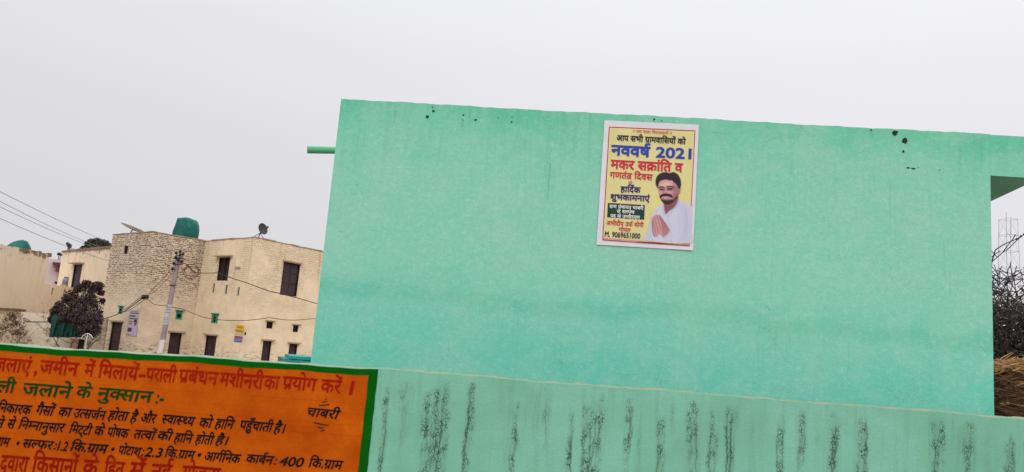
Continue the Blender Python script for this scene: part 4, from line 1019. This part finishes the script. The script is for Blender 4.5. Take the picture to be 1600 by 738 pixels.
# ================================================================== FAR-LEFT PLASTER HOUSE
HL = EYE.z + 3.6
L0, L1 = at_height(0, 381.8, HL), at_height(77.2, 396.7, HL)
PL = Plane(L0, L1)
def plaster_house():
    root = thing('plaster_house', 'blank peeling cream plaster house at the far left with terrace parapet', 'house', PL.pt(0, 0, -3))
    ua, ub = -9.0, PL.hit(77.2, 396.7)[0]; uc = PL.hit(172, 470)[0]
    zp = PL.hit(95, 447)[1]
    mp = plaster_material('peeling_cream_plaster', srgb(208, 190, 166), srgb(218, 202, 178), HL)
    mb = MB(); uvq = lambda *q: list(q)
    def wallq(u0, u1, z0, z1, o0=0, o1=0): mb.face([PL.pt(u0, z0, o0), PL.pt(u1, z0, o1), PL.pt(u1, z1, o1), PL.pt(u0, z1, o0)], 0, [(u0 - o0, z0), (u1 - o1, z0), (u1 - o1, z1), (u0 - o0, z1)])
    N = 40
    for i in range(N):
        a = ua + (ub - ua) * i / N; b = ua + (ub - ua) * (i + 1) / N; j = lambda u: HL + .05 * math.sin(u * 7) * math.sin(u * 2.3) + (0 if u < ub - .4 else -.03)
        mb.face([PL.pt(a, 0), PL.pt(b, 0), PL.pt(b, j(b)), PL.pt(a, j(a))], 0, [(a, 0), (b, 0), (b, j(b)), (a, j(a))])
        mb.face([PL.pt(a, j(a)), PL.pt(b, j(b)), PL.pt(b, j(b), -.25), PL.pt(a, j(a), -.25)], 0)
    D = 5; wallq(ub, ub, 0, HL - .03, 0, -D); wallq(ua, ua, 0, HL, 0, -D); wallq(ua, ub, 0, HL, -D, -D)
    mb.face([PL.pt(ua, HL - .3, -.2), PL.pt(ub, HL - .3, -.2), PL.pt(ub, HL - .3, -D), PL.pt(ua, HL - .3, -D)])
    slots = [rect(PL, 81.3, 450, 84.2, 460.5), rect(PL, 100, 452, 103.2, 463)]
    facade(mb, PL, ub + .001, uc, 0, zp, slots, .2, 0, 0)
    mb.face([PL.pt(ub, zp), PL.pt(uc, zp), PL.pt(uc, zp, -.2), PL.pt(ub, zp, -.2)])
    mb.face([PL.pt(ub, zp - .9, -.2), PL.pt(uc, zp - .9, -.2), PL.pt(uc, zp - .9, -9), PL.pt(ub, zp - .9, -9)])
    mb.build('wall', mp, root)
    for h in slots:
        mb = MB(); mb.pbox(PL, h[0], h[1], h[2], h[3], -.25, -.19); mb.build('parapet_slot', mframe, root)
    # projecting weathered plinth course
    mb = MB(); zq = PL.hit(20, 483)[1]; u = ua
    while u < PL.hit(38, 486)[0]:
        w_ = random.uniform(.3, .8); mb.pbox(PL, u, u + w_ - .01, zq - random.uniform(.06, .12), zq + random.uniform(0, .05), .002, random.uniform(.05, .12)); u += w_
    mb.build('ledge', simple('crumbling_ledge', srgb(120, 96, 78), .95, .35, 3), root)
    # broken coping bricks at the roof's right end
    mb = MB(); u = ub - 2.6
    while u < ub - .05:
        w_ = random.uniform(.15, .35); mb.pbox(PL, u, u + w_ - .02, HL - random.uniform(.12, .3), HL + random.uniform(-.02, .05), -.1, random.uniform(.01, .04)); u += w_ + random.choice((0, .1))
    mb.build('broken_coping', simple('exposed_brick', srgb(128, 104, 88), .95, .4, 2), root)
plaster_house()
t2 = PL.at(29, 388, -1.5); zf2 = HL - .02
wrapped_tank(Vector((t2.x, t2.y, zf2)), 1.24, .66, 1.2, 'low dome shaped teal covered water tank on the far left roof', .0,
             [(-.3, 1.0, 0), (0, 1.0, 0), (.3, .93, .02), (.55, .78, .05), (.78, .58, .09), (.92, .40, .13), (1.0, .2, .15)], zf2)

# ================================================================== UPPER ROOM HOUSE BEHIND
HU = EYE.z + 4.2
U0, U1 = at_height(97.6, 394.7, HU), at_height(175, 388, HU)
PU = Plane(U0, U1)
def upper_house():
    root = thing('terrace_house', 'cream upper storey room with one dark open door, behind the bougainvillea', 'house', PU.pt(2, 0, -2))
    L = PU.hit(185, 387)[0]; h = rect(PU, 115.3, 412.5, 128.3, 452)
    mb = MB(); facade(mb, PU, 0, L, 0, HU, [h], .2)
    mb.face([PU.pt(0, 0), PU.pt(0, 0, -4), PU.pt(0, HU, -4), PU.pt(0, HU)], 0, [(0, 0), (4, 0), (4, HU), (0, HU)])
    mb.face([PU.pt(L, 0), PU.pt(L, 0, -4), PU.pt(L, HU, -4), PU.pt(L, HU)], 0, [(0, 0), (4, 0), (4, HU), (0, HU)])
    mb.face([PU.pt(0, 0, -4), PU.pt(L, 0, -4), PU.pt(L, HU, -4), PU.pt(0, HU, -4)]); mb.face([PU.pt(0, HU), PU.pt(L, HU), PU.pt(L, HU, -4), PU.pt(0, HU, -4)])
    mb.build('wall', plaster_material('pale_cream_plaster', srgb(214, 194, 170), srgb(224, 206, 182), HU), root)
    mb = MB(); u = -.05
    while u < L:
        w_ = random.uniform(.25, .7); mb.pbox(PU, u, u + w_ - .015, HU + .002, HU + random.uniform(.10, .17), -.3, random.uniform(.04, .09)); u += w_
    mb.build('parapet_coping', simple('brown_cement_coping', srgb(126, 106, 92), .95, .35, 2), root)
    door(PU, h, root, 2, 'door', .16, simple('purple_grey_door', srgb(58, 46, 66), .6, .2, 4)); lintel(PU, h, root, .35, .3, .06)
upper_house()
# blue-white drum on the terrace
def drum():
    p = at_depth(101.5, 445, U0.y - 1.5); root = thing('plastic_drum', 'small grey blue plastic drum beside the dark terrace door', 'drum', p)
    mb = MB(); mb.lathe(p, Vector((0, 0, 1)), [(0, .02), (0, .17), (.05, .18), (.06, .19), (.2, .185), (.21, .195), (.36, .18), (.42, .13), (.44, .02)], 18); mb.build('body', simple('blue_plastic', srgb(120, 128, 152), .5), root, True)
    mb = MB(); mb.lathe(p + Vector((0, 0, .44)), Vector((0, 0, 1)), [(0, .13), (.08, .13), (.09, .02)], 14); mb.build('lid', simple('brown_lid', srgb(120, 104, 92), .6), root, True)
    mb = MB(); mb.box(p - Vector((0, 0, .3)), (Vector((.2, 0, 0)), Vector((0, .2, 0)), Vector((0, 0, .3)))); mb.build('stand', mlint, root)
drum()
# pale pink house in the distance
def pink_house():
    pa, pb = at_depth(79, 404, 66), at_depth(112, 406, 68); pl = Plane(pa, pb); root = thing('distant_house', 'distant pale pink house with maroon balcony railing between the cream houses', 'house', pl.pt(1, 0, -2))
    L = pl.hit(112, 406)[0]; zt = pa.z; mb = MB(); mb.pbox(pl, -.6, L, 0, zt, -4, 0); mb.build('wall', simple('pale_pink_plaster', srgb(206, 188, 186), .9, .06, .6), root)
    mm = simple('maroon_paint', srgb(96, 50, 66), .7, .15, 3)
    q = rect(pl, 82.5, 410, 97, 413.8); mb = MB(); mb.pbox(pl, q[0], q[1] + .4, q[2], q[3], 0, .5); mb.build('balcony_band', mm, root)
    q = rect(pl, 81.5, 415, 96, 423.5); mb = MB(); a, b, c, d = q; b += .3
    for k in range(7):
        x = a + (b - a) * k / 6; x2 = a + (b - a) * min(6, k + 1) / 6; mb.tube([pl.pt(x, c, .45), pl.pt(x2, d, .45)], .035, 5); mb.tube([pl.pt(x2, c, .45), pl.pt(x, d, .45)], .035, 5)
    mb.tube([pl.pt(a, d, .45), pl.pt(b, d, .45)], .05, 5); mb.tube([pl.pt(a, c, .45), pl.pt(b, c, .45)], .05, 5); mb.build('railing', mm, root)
    mb = MB(); u, z = pl.hit(93, 425); u2, z2 = pl.hit(91.5, 442); mb.tube([pl.pt(u, z, .1), pl.pt(u2, 0, .1)], .06, 6); mb.build('drainpipe', mm, root)
    q = rect(pl, 85.5, 440, 92, 443); mb = MB(); mb.pbox(pl, *q, 0, .05); mb.build('window', mframe, root)
pink_house()

# ================================================================== LOW WHITE WALL, TARPAULIN, BUSHES
def low_wall():
    pa, pb = at_depth(34, 487.5, 38.6), at_depth(170, 497, 39.6); pl = Plane(pa, pb); root = thing('low_wall', 'pale low plaster wall with a doorway, below the teal tarpaulin', 'wall', pl.pt(1, 0))
    L = pl.hit(168, 497)[0]; zt = pa.z; h = rect(pl, 122.5, 530, 132, 560)
    mb = MB(); facade(mb, pl, 0, L, 0, zt, [h], .3); mb.face([pl.pt(0, zt), pl.pt(L, zt), pl.pt(L, zt, -.3), pl.pt(0, zt, -.3)]); mb.face([pl.pt(0, 0), pl.pt(0, 0, -.3), pl.pt(0, zt, -.3), pl.pt(0, zt)])
    mb.face([pl.pt(0, 0, -.3), pl.pt(L, 0, -.3), pl.pt(L, zt, -.3), pl.pt(0, zt, -.3)])
    mb.build('wall', plaster_material('off_white_plaster', srgb(198, 182, 162), srgb(212, 198, 178), 9), root)
    door(pl, h, root); q = rect(pl, 112, 529, 121.5, 560); mb = MB(); mb.pbox(pl, q[0], q[1], 0, q[3], 0, .12); mb.build('pillar', simple('pink_pillar_plaster', srgb(186, 140, 122), .9), root)
    root['kind'] = 'thing'; return pl
PLW = low_wall()
def tarp():
    pl = Plane(at_depth(80, 500, 37.0), at_depth(150, 505, 37.6)); N, Mz = 40, 18; mb = MB()
    (a, b, c, d) = [np.array(x, float) for x in ((81.5, 494), (140, 493), (134, 527.5), (76.5, 527))]
    def P(i, j):
        s, t = i / N, j / Mz; x, y = (a * (1 - s) + b * s) * (1 - t) + (d * (1 - s) + c * s) * t
        return pl.at(x, y, .10 * math.sin(s * 23) * t + .06 * math.sin(s * 51 + t * 4) * t)
    for i in range(N):
        for j in range(Mz): mb.face([P(i, j + 1), P(i + 1, j + 1), P(i + 1, j), P(i, j)])
    tag(mb.build('tarpaulin', simple('dark_teal_tarpaulin', srgb(12, 66, 58), .6, .35, 1.5)), 'dark teal tarpaulin hung below the bougainvillea on the low wall', 'tarpaulin')
tarp()
def leaf_mesh(name, mat, parent, centres, n, size, seed, spread=.5, flat=1.0):
    rg = np.random.default_rng(seed); centres = np.array([(*c[:3], c[3]) for c in centres])
    k = rg.integers(0, len(centres), n); d = rg.normal(0, 1, (n, 3)); d /= np.linalg.norm(d, axis=1)[:, None]
    r = rg.random(n) ** spread
    P = centres[k, :3] + d * (r * centres[k, 3])[:, None] * np.array([1, 1, flat])
    a = rg.normal(0, 1, (n, 3)); a /= np.linalg.norm(a, axis=1)[:, None]; b = np.cross(a, rg.normal(0, 1, (n, 3))); b /= np.linalg.norm(b, axis=1)[:, None]
    s = size * rg.uniform(.5, 1.3, n)[:, None]
    V = np.stack([P - a * s, P + b * s * .45, P + a * s, P - b * s * .45], 1).reshape(-1, 3)
    me = bpy.data.meshes.new(name); me.from_pydata(V.tolist(), [], np.arange(4 * n).reshape(-1, 4).tolist()); me.materials.append(mat); me.update()
    o = bpy.data.objects.new(name, me); COL.objects.link(o); attach(o, parent); return o
def branches(rg, base, direction, length, rad, depth, segs, out, tips, droop=0.0, wild=.5, kids=(2, 4)):
    p = base; d = direction.normalized(); pts = [p]; rr = [rad]
    n = segs
    for i in range(n):
        d = (d + Vector((rg.gauss(0, wild), rg.gauss(0, wild), rg.gauss(0, wild) - droop)) * .35).normalized()
        p = p + d * length / n; pts.append(p); rr.append(rad * (1 - .75 * (i + 1) / n))
        if depth > 0 and i > 0:
            for _ in range(rg.randint(*kids) if i == n - 1 else rg.randint(0, 2)):
                q = (d + Vector((rg.gauss(0, 1), rg.gauss(0, 1), rg.gauss(0, .7))) * .75).normalized()
                branches(rg, p, q, length * rg.uniform(.45, .75), rr[-1] * .75, depth - 1, segs, out, tips, droop, wild, kids)
    out.append((pts, rr)); tips.append(p); 
    if depth == 0: tips.append(pts[len(pts) // 2])
mbark = simple('grey_brown_bark', srgb(66, 56, 54), .95, .25, 6)
def shrub(name, label, cat, base, H, blobs, lmat, n, size, seed, parts=('trunk', 'crown'), depth=3, wild=.5):
    blobs = [(*b[:3], b[3] * 1.3) for b in blobs]
    root = thing(name, label, cat, base); rg = random.Random(seed); out = []; tips = []
    for k in range(3): branches(rg, base + Vector((rg.gauss(0, .12), rg.gauss(0, .12), 0)), Vector((rg.gauss(0, .3), rg.gauss(0, .3), 1)), H * .6, .05, depth, 4, out, tips, 0, wild)
    mb = MB()
    for p, r in out: mb.tube(p, r, 4, cap=False)
    mb.build(parts[0], mbark, root); leaf_mesh(parts[1], lmat, root, blobs, n, size, seed, .85)
    return root
mboug = leaf_material('bougainvillea_leaf', srgb(30, 28, 24), srgb(88, 68, 70))
mdry = leaf_material('dry_twiggy_leaf', srgb(66, 52, 42), srgb(126, 104, 84))
mtree = leaf_material('dull_green_leaf', srgb(52, 58, 50), srgb(86, 90, 78))
def blob(px, py, Y, rpx): p = at_depth(px, py, Y); return (p.x, p.y, p.z, rpx * Y / F_PX)
rg_ = random.Random(11)
bb = [blob(*b) for b in ((125, 470, 38, 17), (142, 455, 38, 12), (112, 478, 38, 15), (98, 486, 37.8, 13), (90, 492, 37.6, 9), (135, 485, 37.8, 20), (146, 475, 38, 12), (150, 500, 37.7, 9), (146, 518, 37.5, 8), (130, 505, 37.5, 16), (112, 462, 38, 9), (150, 448, 38.1, 7), (132, 447, 38, 7), (110, 500, 37.6, 13), (142, 505, 37.0, 14), (140, 512, 36.8, 13), (147, 498, 37.0, 10), (128, 498, 36.9, 12), (146, 515, 36.8, 9), (118, 492, 37.0, 12), (104, 494, 37.1, 9), (132, 518, 36.7, 7), (126, 483, 37.6, 18), (137, 470, 37.8, 14), (84, 497, 37.4, 6), (80, 500, 37.4, 4), (156, 447, 38.2, 5), (158, 458, 38.2, 4), (122, 452, 38, 5), (137, 443, 38, 4), (103, 468, 38, 5), (92, 477, 37.8, 5), (160, 470, 38.2, 3), (153, 490, 37.8, 6), (87, 486, 37.6, 7), (95, 500, 37.2, 6))]
pb_ = at_depth(128, 520, 38.1); shrub('bougainvillea', 'dark purple brown bougainvillea bush between cream house and brick house', 'bush', Vector((pb_.x, pb_.y, 0)), 3.6, bb, mboug, 17000, .065, 5)
db = [blob(*b) for b in ((10, 512, 38, 16), (25, 505, 38, 13), (-5, 520, 38, 15), (30, 520, 38, 10), (18, 495, 38, 9), (-20, 508, 38, 16))]
pb_ = at_depth(15, 530, 38); shrub('dry_bush', 'sparse brown dry bush at the far left by the pale low wall', 'bush', Vector((pb_.x, pb_.y, 0)), 2.2, db, mdry, 1500, .06, 9, wild=.8)
# thin white arched rod before the bush
mb = MB(); c = [at_depth(x, y, 36.4) for x, y in ((127, 529), (130, 524.5), (134, 521.8), (138, 521.5), (142, 524), (145, 528.5))]
mb.tube(c, .022, 6); mb.tube([at_depth(137, 521.5, 36.4), at_depth(135.5, 530, 36.4), Vector((at_depth(133, 545, 36.4).x, 36.4, 0))], .02, 6); mb.tube([at_depth(131.5, 524, 36.4), at_depth(136, 527.5, 36.4), at_depth(141, 524.5, 36.4)], .014, 5)
tag(mb.build('arched_rod', simple('white_rod_paint', srgb(190, 188, 184), .6)), 'thin white arched rod on a post under the dark bush', 'rod')

def far_tree(base, H, blobs, n, size, seed, label, mat):
    root = thing('tree', label, 'tree', base, 'trees rising behind the far houses'); rg = random.Random(seed); out = []; tips = []
    ctr = Vector(np.mean([b[:3] for b in blobs], 0)); mb = MB()
    fork = base.lerp(Vector((base.x, base.y, ctr.z)), .72)
    mb.tube([base, base.lerp(fork, .5) + Vector((.1, 0, 0)), fork], [.22, .17, .13], 7)
    for b in blobs: mb.tube([fork, fork.lerp(Vector(b[:3]), .5) + Vector((0, 0, .15)), Vector(b[:3])], [.1, .06, .025], 5)
    mb.build('trunk', mbark, root); leaf_mesh('crown', mat, root, blobs, n, size, seed, .6, .75)
YT = 78
tb = [blob(*b) for b in ((138, 381, YT, 6), (144, 378, YT, 7), (151, 377, YT, 7), (158, 378, YT + 1, 6.5), (165, 380, YT, 6), (171, 384, YT, 5), (146, 384, YT, 7), (156, 385, YT, 7), (131, 388, YT, 5), (140, 388, YT, 6), (165, 386, YT, 5))]
q = at_depth(152, 395, YT); far_tree(Vector((q.x, q.y, 0)), 8, tb, 3000, .14, 21, 'broad grey green tree crown above the cream house roof', mtree)
q = at_depth(108, 392, YT); far_tree(Vector((q.x, q.y, 0)), 8, [blob(106.5, 381.5, YT, 3), blob(109, 384, YT, 3), blob(108.8, 387, YT, 2)], 260, .12, 22, 'small round tree tuft left of the broad tree crown', mtree)
q = at_depth(93, 402, YT); far_tree(Vector((q.x, q.y, 0)), 7, [blob(92, 397, YT, 2.6), blob(95, 398, YT, 2.2)], 200, .12, 23, 'tiny tree tuft above the distant pink house', mtree)

# ================================================================== TEAL BOX BY THE GREEN BUILDING
def teal_box():
    pl = Plane(at_depth(440, 568, 15), at_depth(486, 562, 15.2)); root = thing('metal_box', 'teal painted metal box peeping over orange notice wall by green building corner', 'box', pl.pt(.4, 0, -.5))
    mt = simple('teal_metal_paint', srgb(28, 132, 124), .5, .15, 5); mt2 = simple('dark_teal_metal_paint', srgb(22, 104, 104), .5, .15, 5)
    q = [pl.hit(*p) for p in ((443, 560.5), (454, 556.2), (500, 562))]
    z0 = q[0][1]; z1 = q[1][1]; mb = MB(); mb.pbox(pl, q[0][0], q[2][0] + .3, 0.3, z0, -1.2, 0)
    for k in range(4): x = q[0][0] + .15 * k + .02; mb.pbox(pl, x, x + .03, .3, z0 - .01, 0, .02)
    mb.build('body', mt2, root)
    mb = MB(); mb.pbox(pl, q[1][0], q[2][0] + .3, z0 + .002, z1, -1.15, .03); mb.build('lid', mt, root)
    mb = MB(); mb.pbox(pl, q[0][0] - .02, q[2][0] + .32, z0 - .05, z0 - .015, 0.021, .045); mb.build('rim', mt, root)
    for u in (q[0][0] + .1, q[2][0] + .1):
        for o in (-.1, -1.05): mb = MB(); mb.pbox(pl, u, u + .06, 0, .3, o - .06, o); mb.build('leg', mrod, root)
teal_box()

# ================================================================== RIGHT EDGE: STRAW, THICKET, TOWER
def straw_heap():
    rg = np.random.default_rng(4); rr = random.Random(4)
    c = at_depth(1585, 606, 10.5); c.z = 0
    mcore = MT('dark_brown_straw', .95); o = mcore.obj(); mcore.color(mcore.mix(mcore.map(mcore.noise(mcore.scale(o, 5, 5, 6), 1.1, 5, .7), .35, .65), srgb(34, 22, 18), srgb(84, 58, 42))); mcore.bump(mcore.noise(o, 9, 5), 1, .1); mcore = mcore.m  # mound core: two dark browns mixed by noise
    def tone(name, a, b):
        M = MT(name, .8); M.color(M.mix(M.n('ShaderNodeNewGeometry').outputs['Random Per Island'], a, b)); return M.m
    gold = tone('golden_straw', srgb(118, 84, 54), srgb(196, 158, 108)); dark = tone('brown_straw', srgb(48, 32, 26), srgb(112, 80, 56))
    # mound: an uneven ellipsoid-like pile
    mb = MB(); nU, nV = 48, 20; R = Vector((2.6, 1.5, 2.85))
    def S(i, j):
        a = 2 * math.pi * i / nU; t = (j / nV) * math.pi / 2
        k = 1 + .05 * math.sin(5 * a + 3 * t) + .04 * math.sin(11 * a - 7 * t)
        return c + Vector((R.x * math.cos(a) * math.cos(t) ** .6 * k, R.y * math.sin(a) * math.cos(t) ** .6 * k, R.z * math.sin(t) ** .8))
    for i in range(nU):
        for j in range(nV): mb.face([S(i, j), S(i + 1, j), S(i + 1, j + 1), S(i, j + 1)], 0)
    # sheaves of stalks lying over it in tiers; golden stalks top each tier, dark brown ones lie below
    def sheaf(p, d, L, w_, n, mi, hang):
        d = d.normalized(); side = d.cross(Vector((0, 0, 1))).normalized()
        for k in range(n):
            o1 = side * rr.gauss(0, w_) + Vector((0, 0, rr.gauss(0, w_ * .45))); l = L * rr.uniform(.3, .75)
            dd = (d + side * rr.gauss(0, .35) + Vector((0, 0, rr.gauss(0, .26)))).normalized(); q = p + o1 - dd * l * rr.uniform(.2, .5)
            wd = rr.uniform(.003, .0065); s2 = dd.cross(fw).normalized() * wd
            m1 = q + dd * l * .5; e_ = q + dd * l - Vector((0, 0, hang * l * rr.uniform(.3, 1)))
            mb.face([q - s2, m1 - s2, m1 + s2, q + s2], mi); mb.face([m1 - s2, e_ - s2 * .4, e_ + s2 * .4, m1 + s2], mi)
    def on_front(px, py): return at_depth(px, py, 9.3)
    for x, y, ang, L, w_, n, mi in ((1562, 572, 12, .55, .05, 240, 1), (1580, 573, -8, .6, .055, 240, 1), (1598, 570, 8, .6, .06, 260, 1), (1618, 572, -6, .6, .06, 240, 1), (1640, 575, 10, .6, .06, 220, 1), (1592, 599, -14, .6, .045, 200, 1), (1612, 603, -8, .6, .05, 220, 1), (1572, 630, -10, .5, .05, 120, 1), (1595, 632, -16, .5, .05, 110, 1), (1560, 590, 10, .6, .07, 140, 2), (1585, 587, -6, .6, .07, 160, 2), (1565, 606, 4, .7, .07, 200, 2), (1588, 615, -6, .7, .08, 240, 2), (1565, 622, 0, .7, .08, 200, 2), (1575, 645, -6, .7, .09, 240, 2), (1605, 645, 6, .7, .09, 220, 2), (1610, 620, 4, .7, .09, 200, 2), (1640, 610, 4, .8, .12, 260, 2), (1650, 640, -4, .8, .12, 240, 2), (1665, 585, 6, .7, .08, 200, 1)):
        a = math.radians(ang); sheaf(on_front(x, y), Vector((math.cos(a), rr.gauss(0, .15), math.sin(a))), L, w_, n, mi, .12)
    for k in range(1500):     # loose stalks everywhere
        i, j = rr.uniform(0, nU), rr.uniform(1, nV); p = S(i, j); d = Vector((rr.gauss(0, 1), rr.gauss(0, .5), rr.gauss(0, .4)))
        sheaf(p, d, .4, .03, 3, rr.choice((1, 2, 2, 2, 2)), .1)
    tag(mb.build('straw_heap', [mcore, dark, dark] if False else [mcore, gold, dark]), 'tall heap of golden and dark brown straw right of the green building', 'straw heap')
straw_heap()

mthk = leaf_material('dusty_thicket_leaf', srgb(40, 40, 36), srgb(88, 84, 74))
mtwig = simple('dark_twig_bark', srgb(50, 44, 46), .95, .25, 5)
def thicket_tree(base, H, seed, lean, label, density, low):
    root = thing('thorn_tree', label, 'tree', base, 'thorny trees right of the green building')
    rg = random.Random(seed); out = []; tips = []
    branches(rg, base, Vector(lean), H * .52, .10, 4, 5, out, tips, .05, .55, (2, 3))
    mb = MB()
    for p, r in out: mb.tube(p, [max(x, .011) for x in r], 4 if r[0] < .04 else 7, cap=False)
    mb.build('trunk', mtwig, root)
    pts = [(t.x, t.y, t.z, .28) for t in tips]
    lo = [p for p in pts if p[2] < low] or pts
    leaf_mesh('crown', mthk, root, lo, int(len(lo) * density * 1.6), .034, seed + 100, .5)
    return root
def gp(px, Y): p = at_depth(px, 606, Y); return Vector((p.x, p.y, 0))
thicket_tree(gp(1572, 21), 6.2, 31, (-.05, 0, 1), 'bare branched thorn tree nearest the green building edge', 16, 4.5)
thicket_tree(gp(1612, 19), 5.9, 32, (-.22, 0, 1), 'thorn tree leaning left over the straw heap', 16, 4.5)
thicket_tree(gp(1650, 23), 6.6, 36, (.1, 0, 1), 'thorn tree farthest right beyond the straw heap', 14, 4.5)
def under(px, Y, h, seed, label):
    p = gp(px, Y); bl = [(p.x + dx, p.y + dy, z, .55) for dx in (-1.1, -.5, 0, .5, 1.1) for dy in (-.4, .4) for z in np.linspace(.8, h, 7)]
    root = thing('thorn_bush', label, 'bush', p, 'dark bushes under the thorn trees'); rg = random.Random(seed); out = []; tips = []
    for k in range(7): branches(rg, p + Vector((rg.uniform(-1, 1), rg.uniform(-.4, .4), 0)), Vector((rg.gauss(0, .35), rg.gauss(0, .3), 1)), h * .7, .03, 3, 4, out, tips, 0, .6, (1, 3))
    mb = MB()
    for q, r in out: mb.tube(q, [max(x, .009) for x in r], 4, cap=False)
    mb.build('stems', mtwig, root); leaf_mesh('foliage', mthk, root, bl, 14000, .055, seed + 7, .5)
under(1570, 17.5, 4.2, 41, 'dense dark thorn bush behind the straw heap by the green building')
under(1622, 17.0, 4.3, 42, 'dense dark thorn bush behind the right of the straw heap')
# slim flowering shoot arching past the building edge
mb = MB(); pts = [at_depth(x, y, 16) for x, y in ((1549, 412), (1553, 398), (1555, 391), (1562, 386), (1572, 380.5), (1583, 376), (1592, 371.5), (1602, 365))]
pts = [Vector((pts[0].x - .1, 16, 2.6)), ] + pts
mb.tube(pts, [.02, .016, .014, .013, .012, .011, .010, .009, .007], 5)
for x, y in ((1588.5, 373.8), (1595.5, 369.2), (1600, 366.5)): mb.lathe(at_depth(x, y, 16), Vector((0, 0, 1)), [(-.025, .004), (-.015, .02), (0, .026), (.015, .02), (.025, .004)], 8)
mb.tube([pts[0], Vector((pts[0].x + .1, 16.1, 1.2)), Vector((pts[0].x + .2, 16.2, 0))], [.02, .026, .03], 6)
tag(mb.build('thorn_shoot', mtwig), 'single slim arching shoot with buds at the green building edge', 'branch')
def tower():
    YQ = 150; b = gp(1576, YQ); root = thing('lattice_tower', 'faint slender steel lattice tower in the sky above thorn trees', 'tower', b)
    mt = simple('pale_galvanised_steel', srgb(160, 160, 170), .6, .05, 1)
    zt = at_depth(1574, 343, YQ).z; wt = 18 * YQ / F_PX / 2; cx = at_depth(1575.5, 360, YQ).x
    leg = lambda sx, sy, z: Vector((cx + sx * wt * (1.0 + .5 * (1 - z / zt)), YQ + sy * wt * (1.0 + .5 * (1 - z / zt)), z))
    for sx, sy in ((-1, -1), (1, -1), (1, 1), (-1, 1)):
        mb = MB(); mb.tube([leg(sx, sy, 0), leg(sx, sy, zt + (1.2 if sx < 0 and sy < 0 else 0))], (.06 if sx < 0 else .045), 5); mb.build('leg', mt, root)
    zs = np.linspace(0, zt, 12); mb = MB(); cs = [(-1, -1), (1, -1), (1, 1), (-1, 1)]
    for k, z in enumerate(zs[1:]):
        for a, q in zip(cs, cs[1:] + cs[:1]): mb.tube([leg(*a, z), leg(*q, z)], .035, 4); mb.tube([leg(*a, zs[k]), leg(*q, z)], .022, 4)
    mb.build('bracing', mt, root)
    mb = MB(); z = zs[-2]; mb.tube([leg(-1, -1, z), leg(1, -1, z)], .07, 6); mb.build('platform', mt, root); mb = MB(); mb.tube([Vector((cx - .2, YQ - wt, z)), Vector((cx - .2, YQ - wt, zt + .3))], .04, 5); mb.build('antenna_mast', mt, root)
tower()

bpy.data.objects.remove(_fo); bpy.data.curves.remove(_fc)
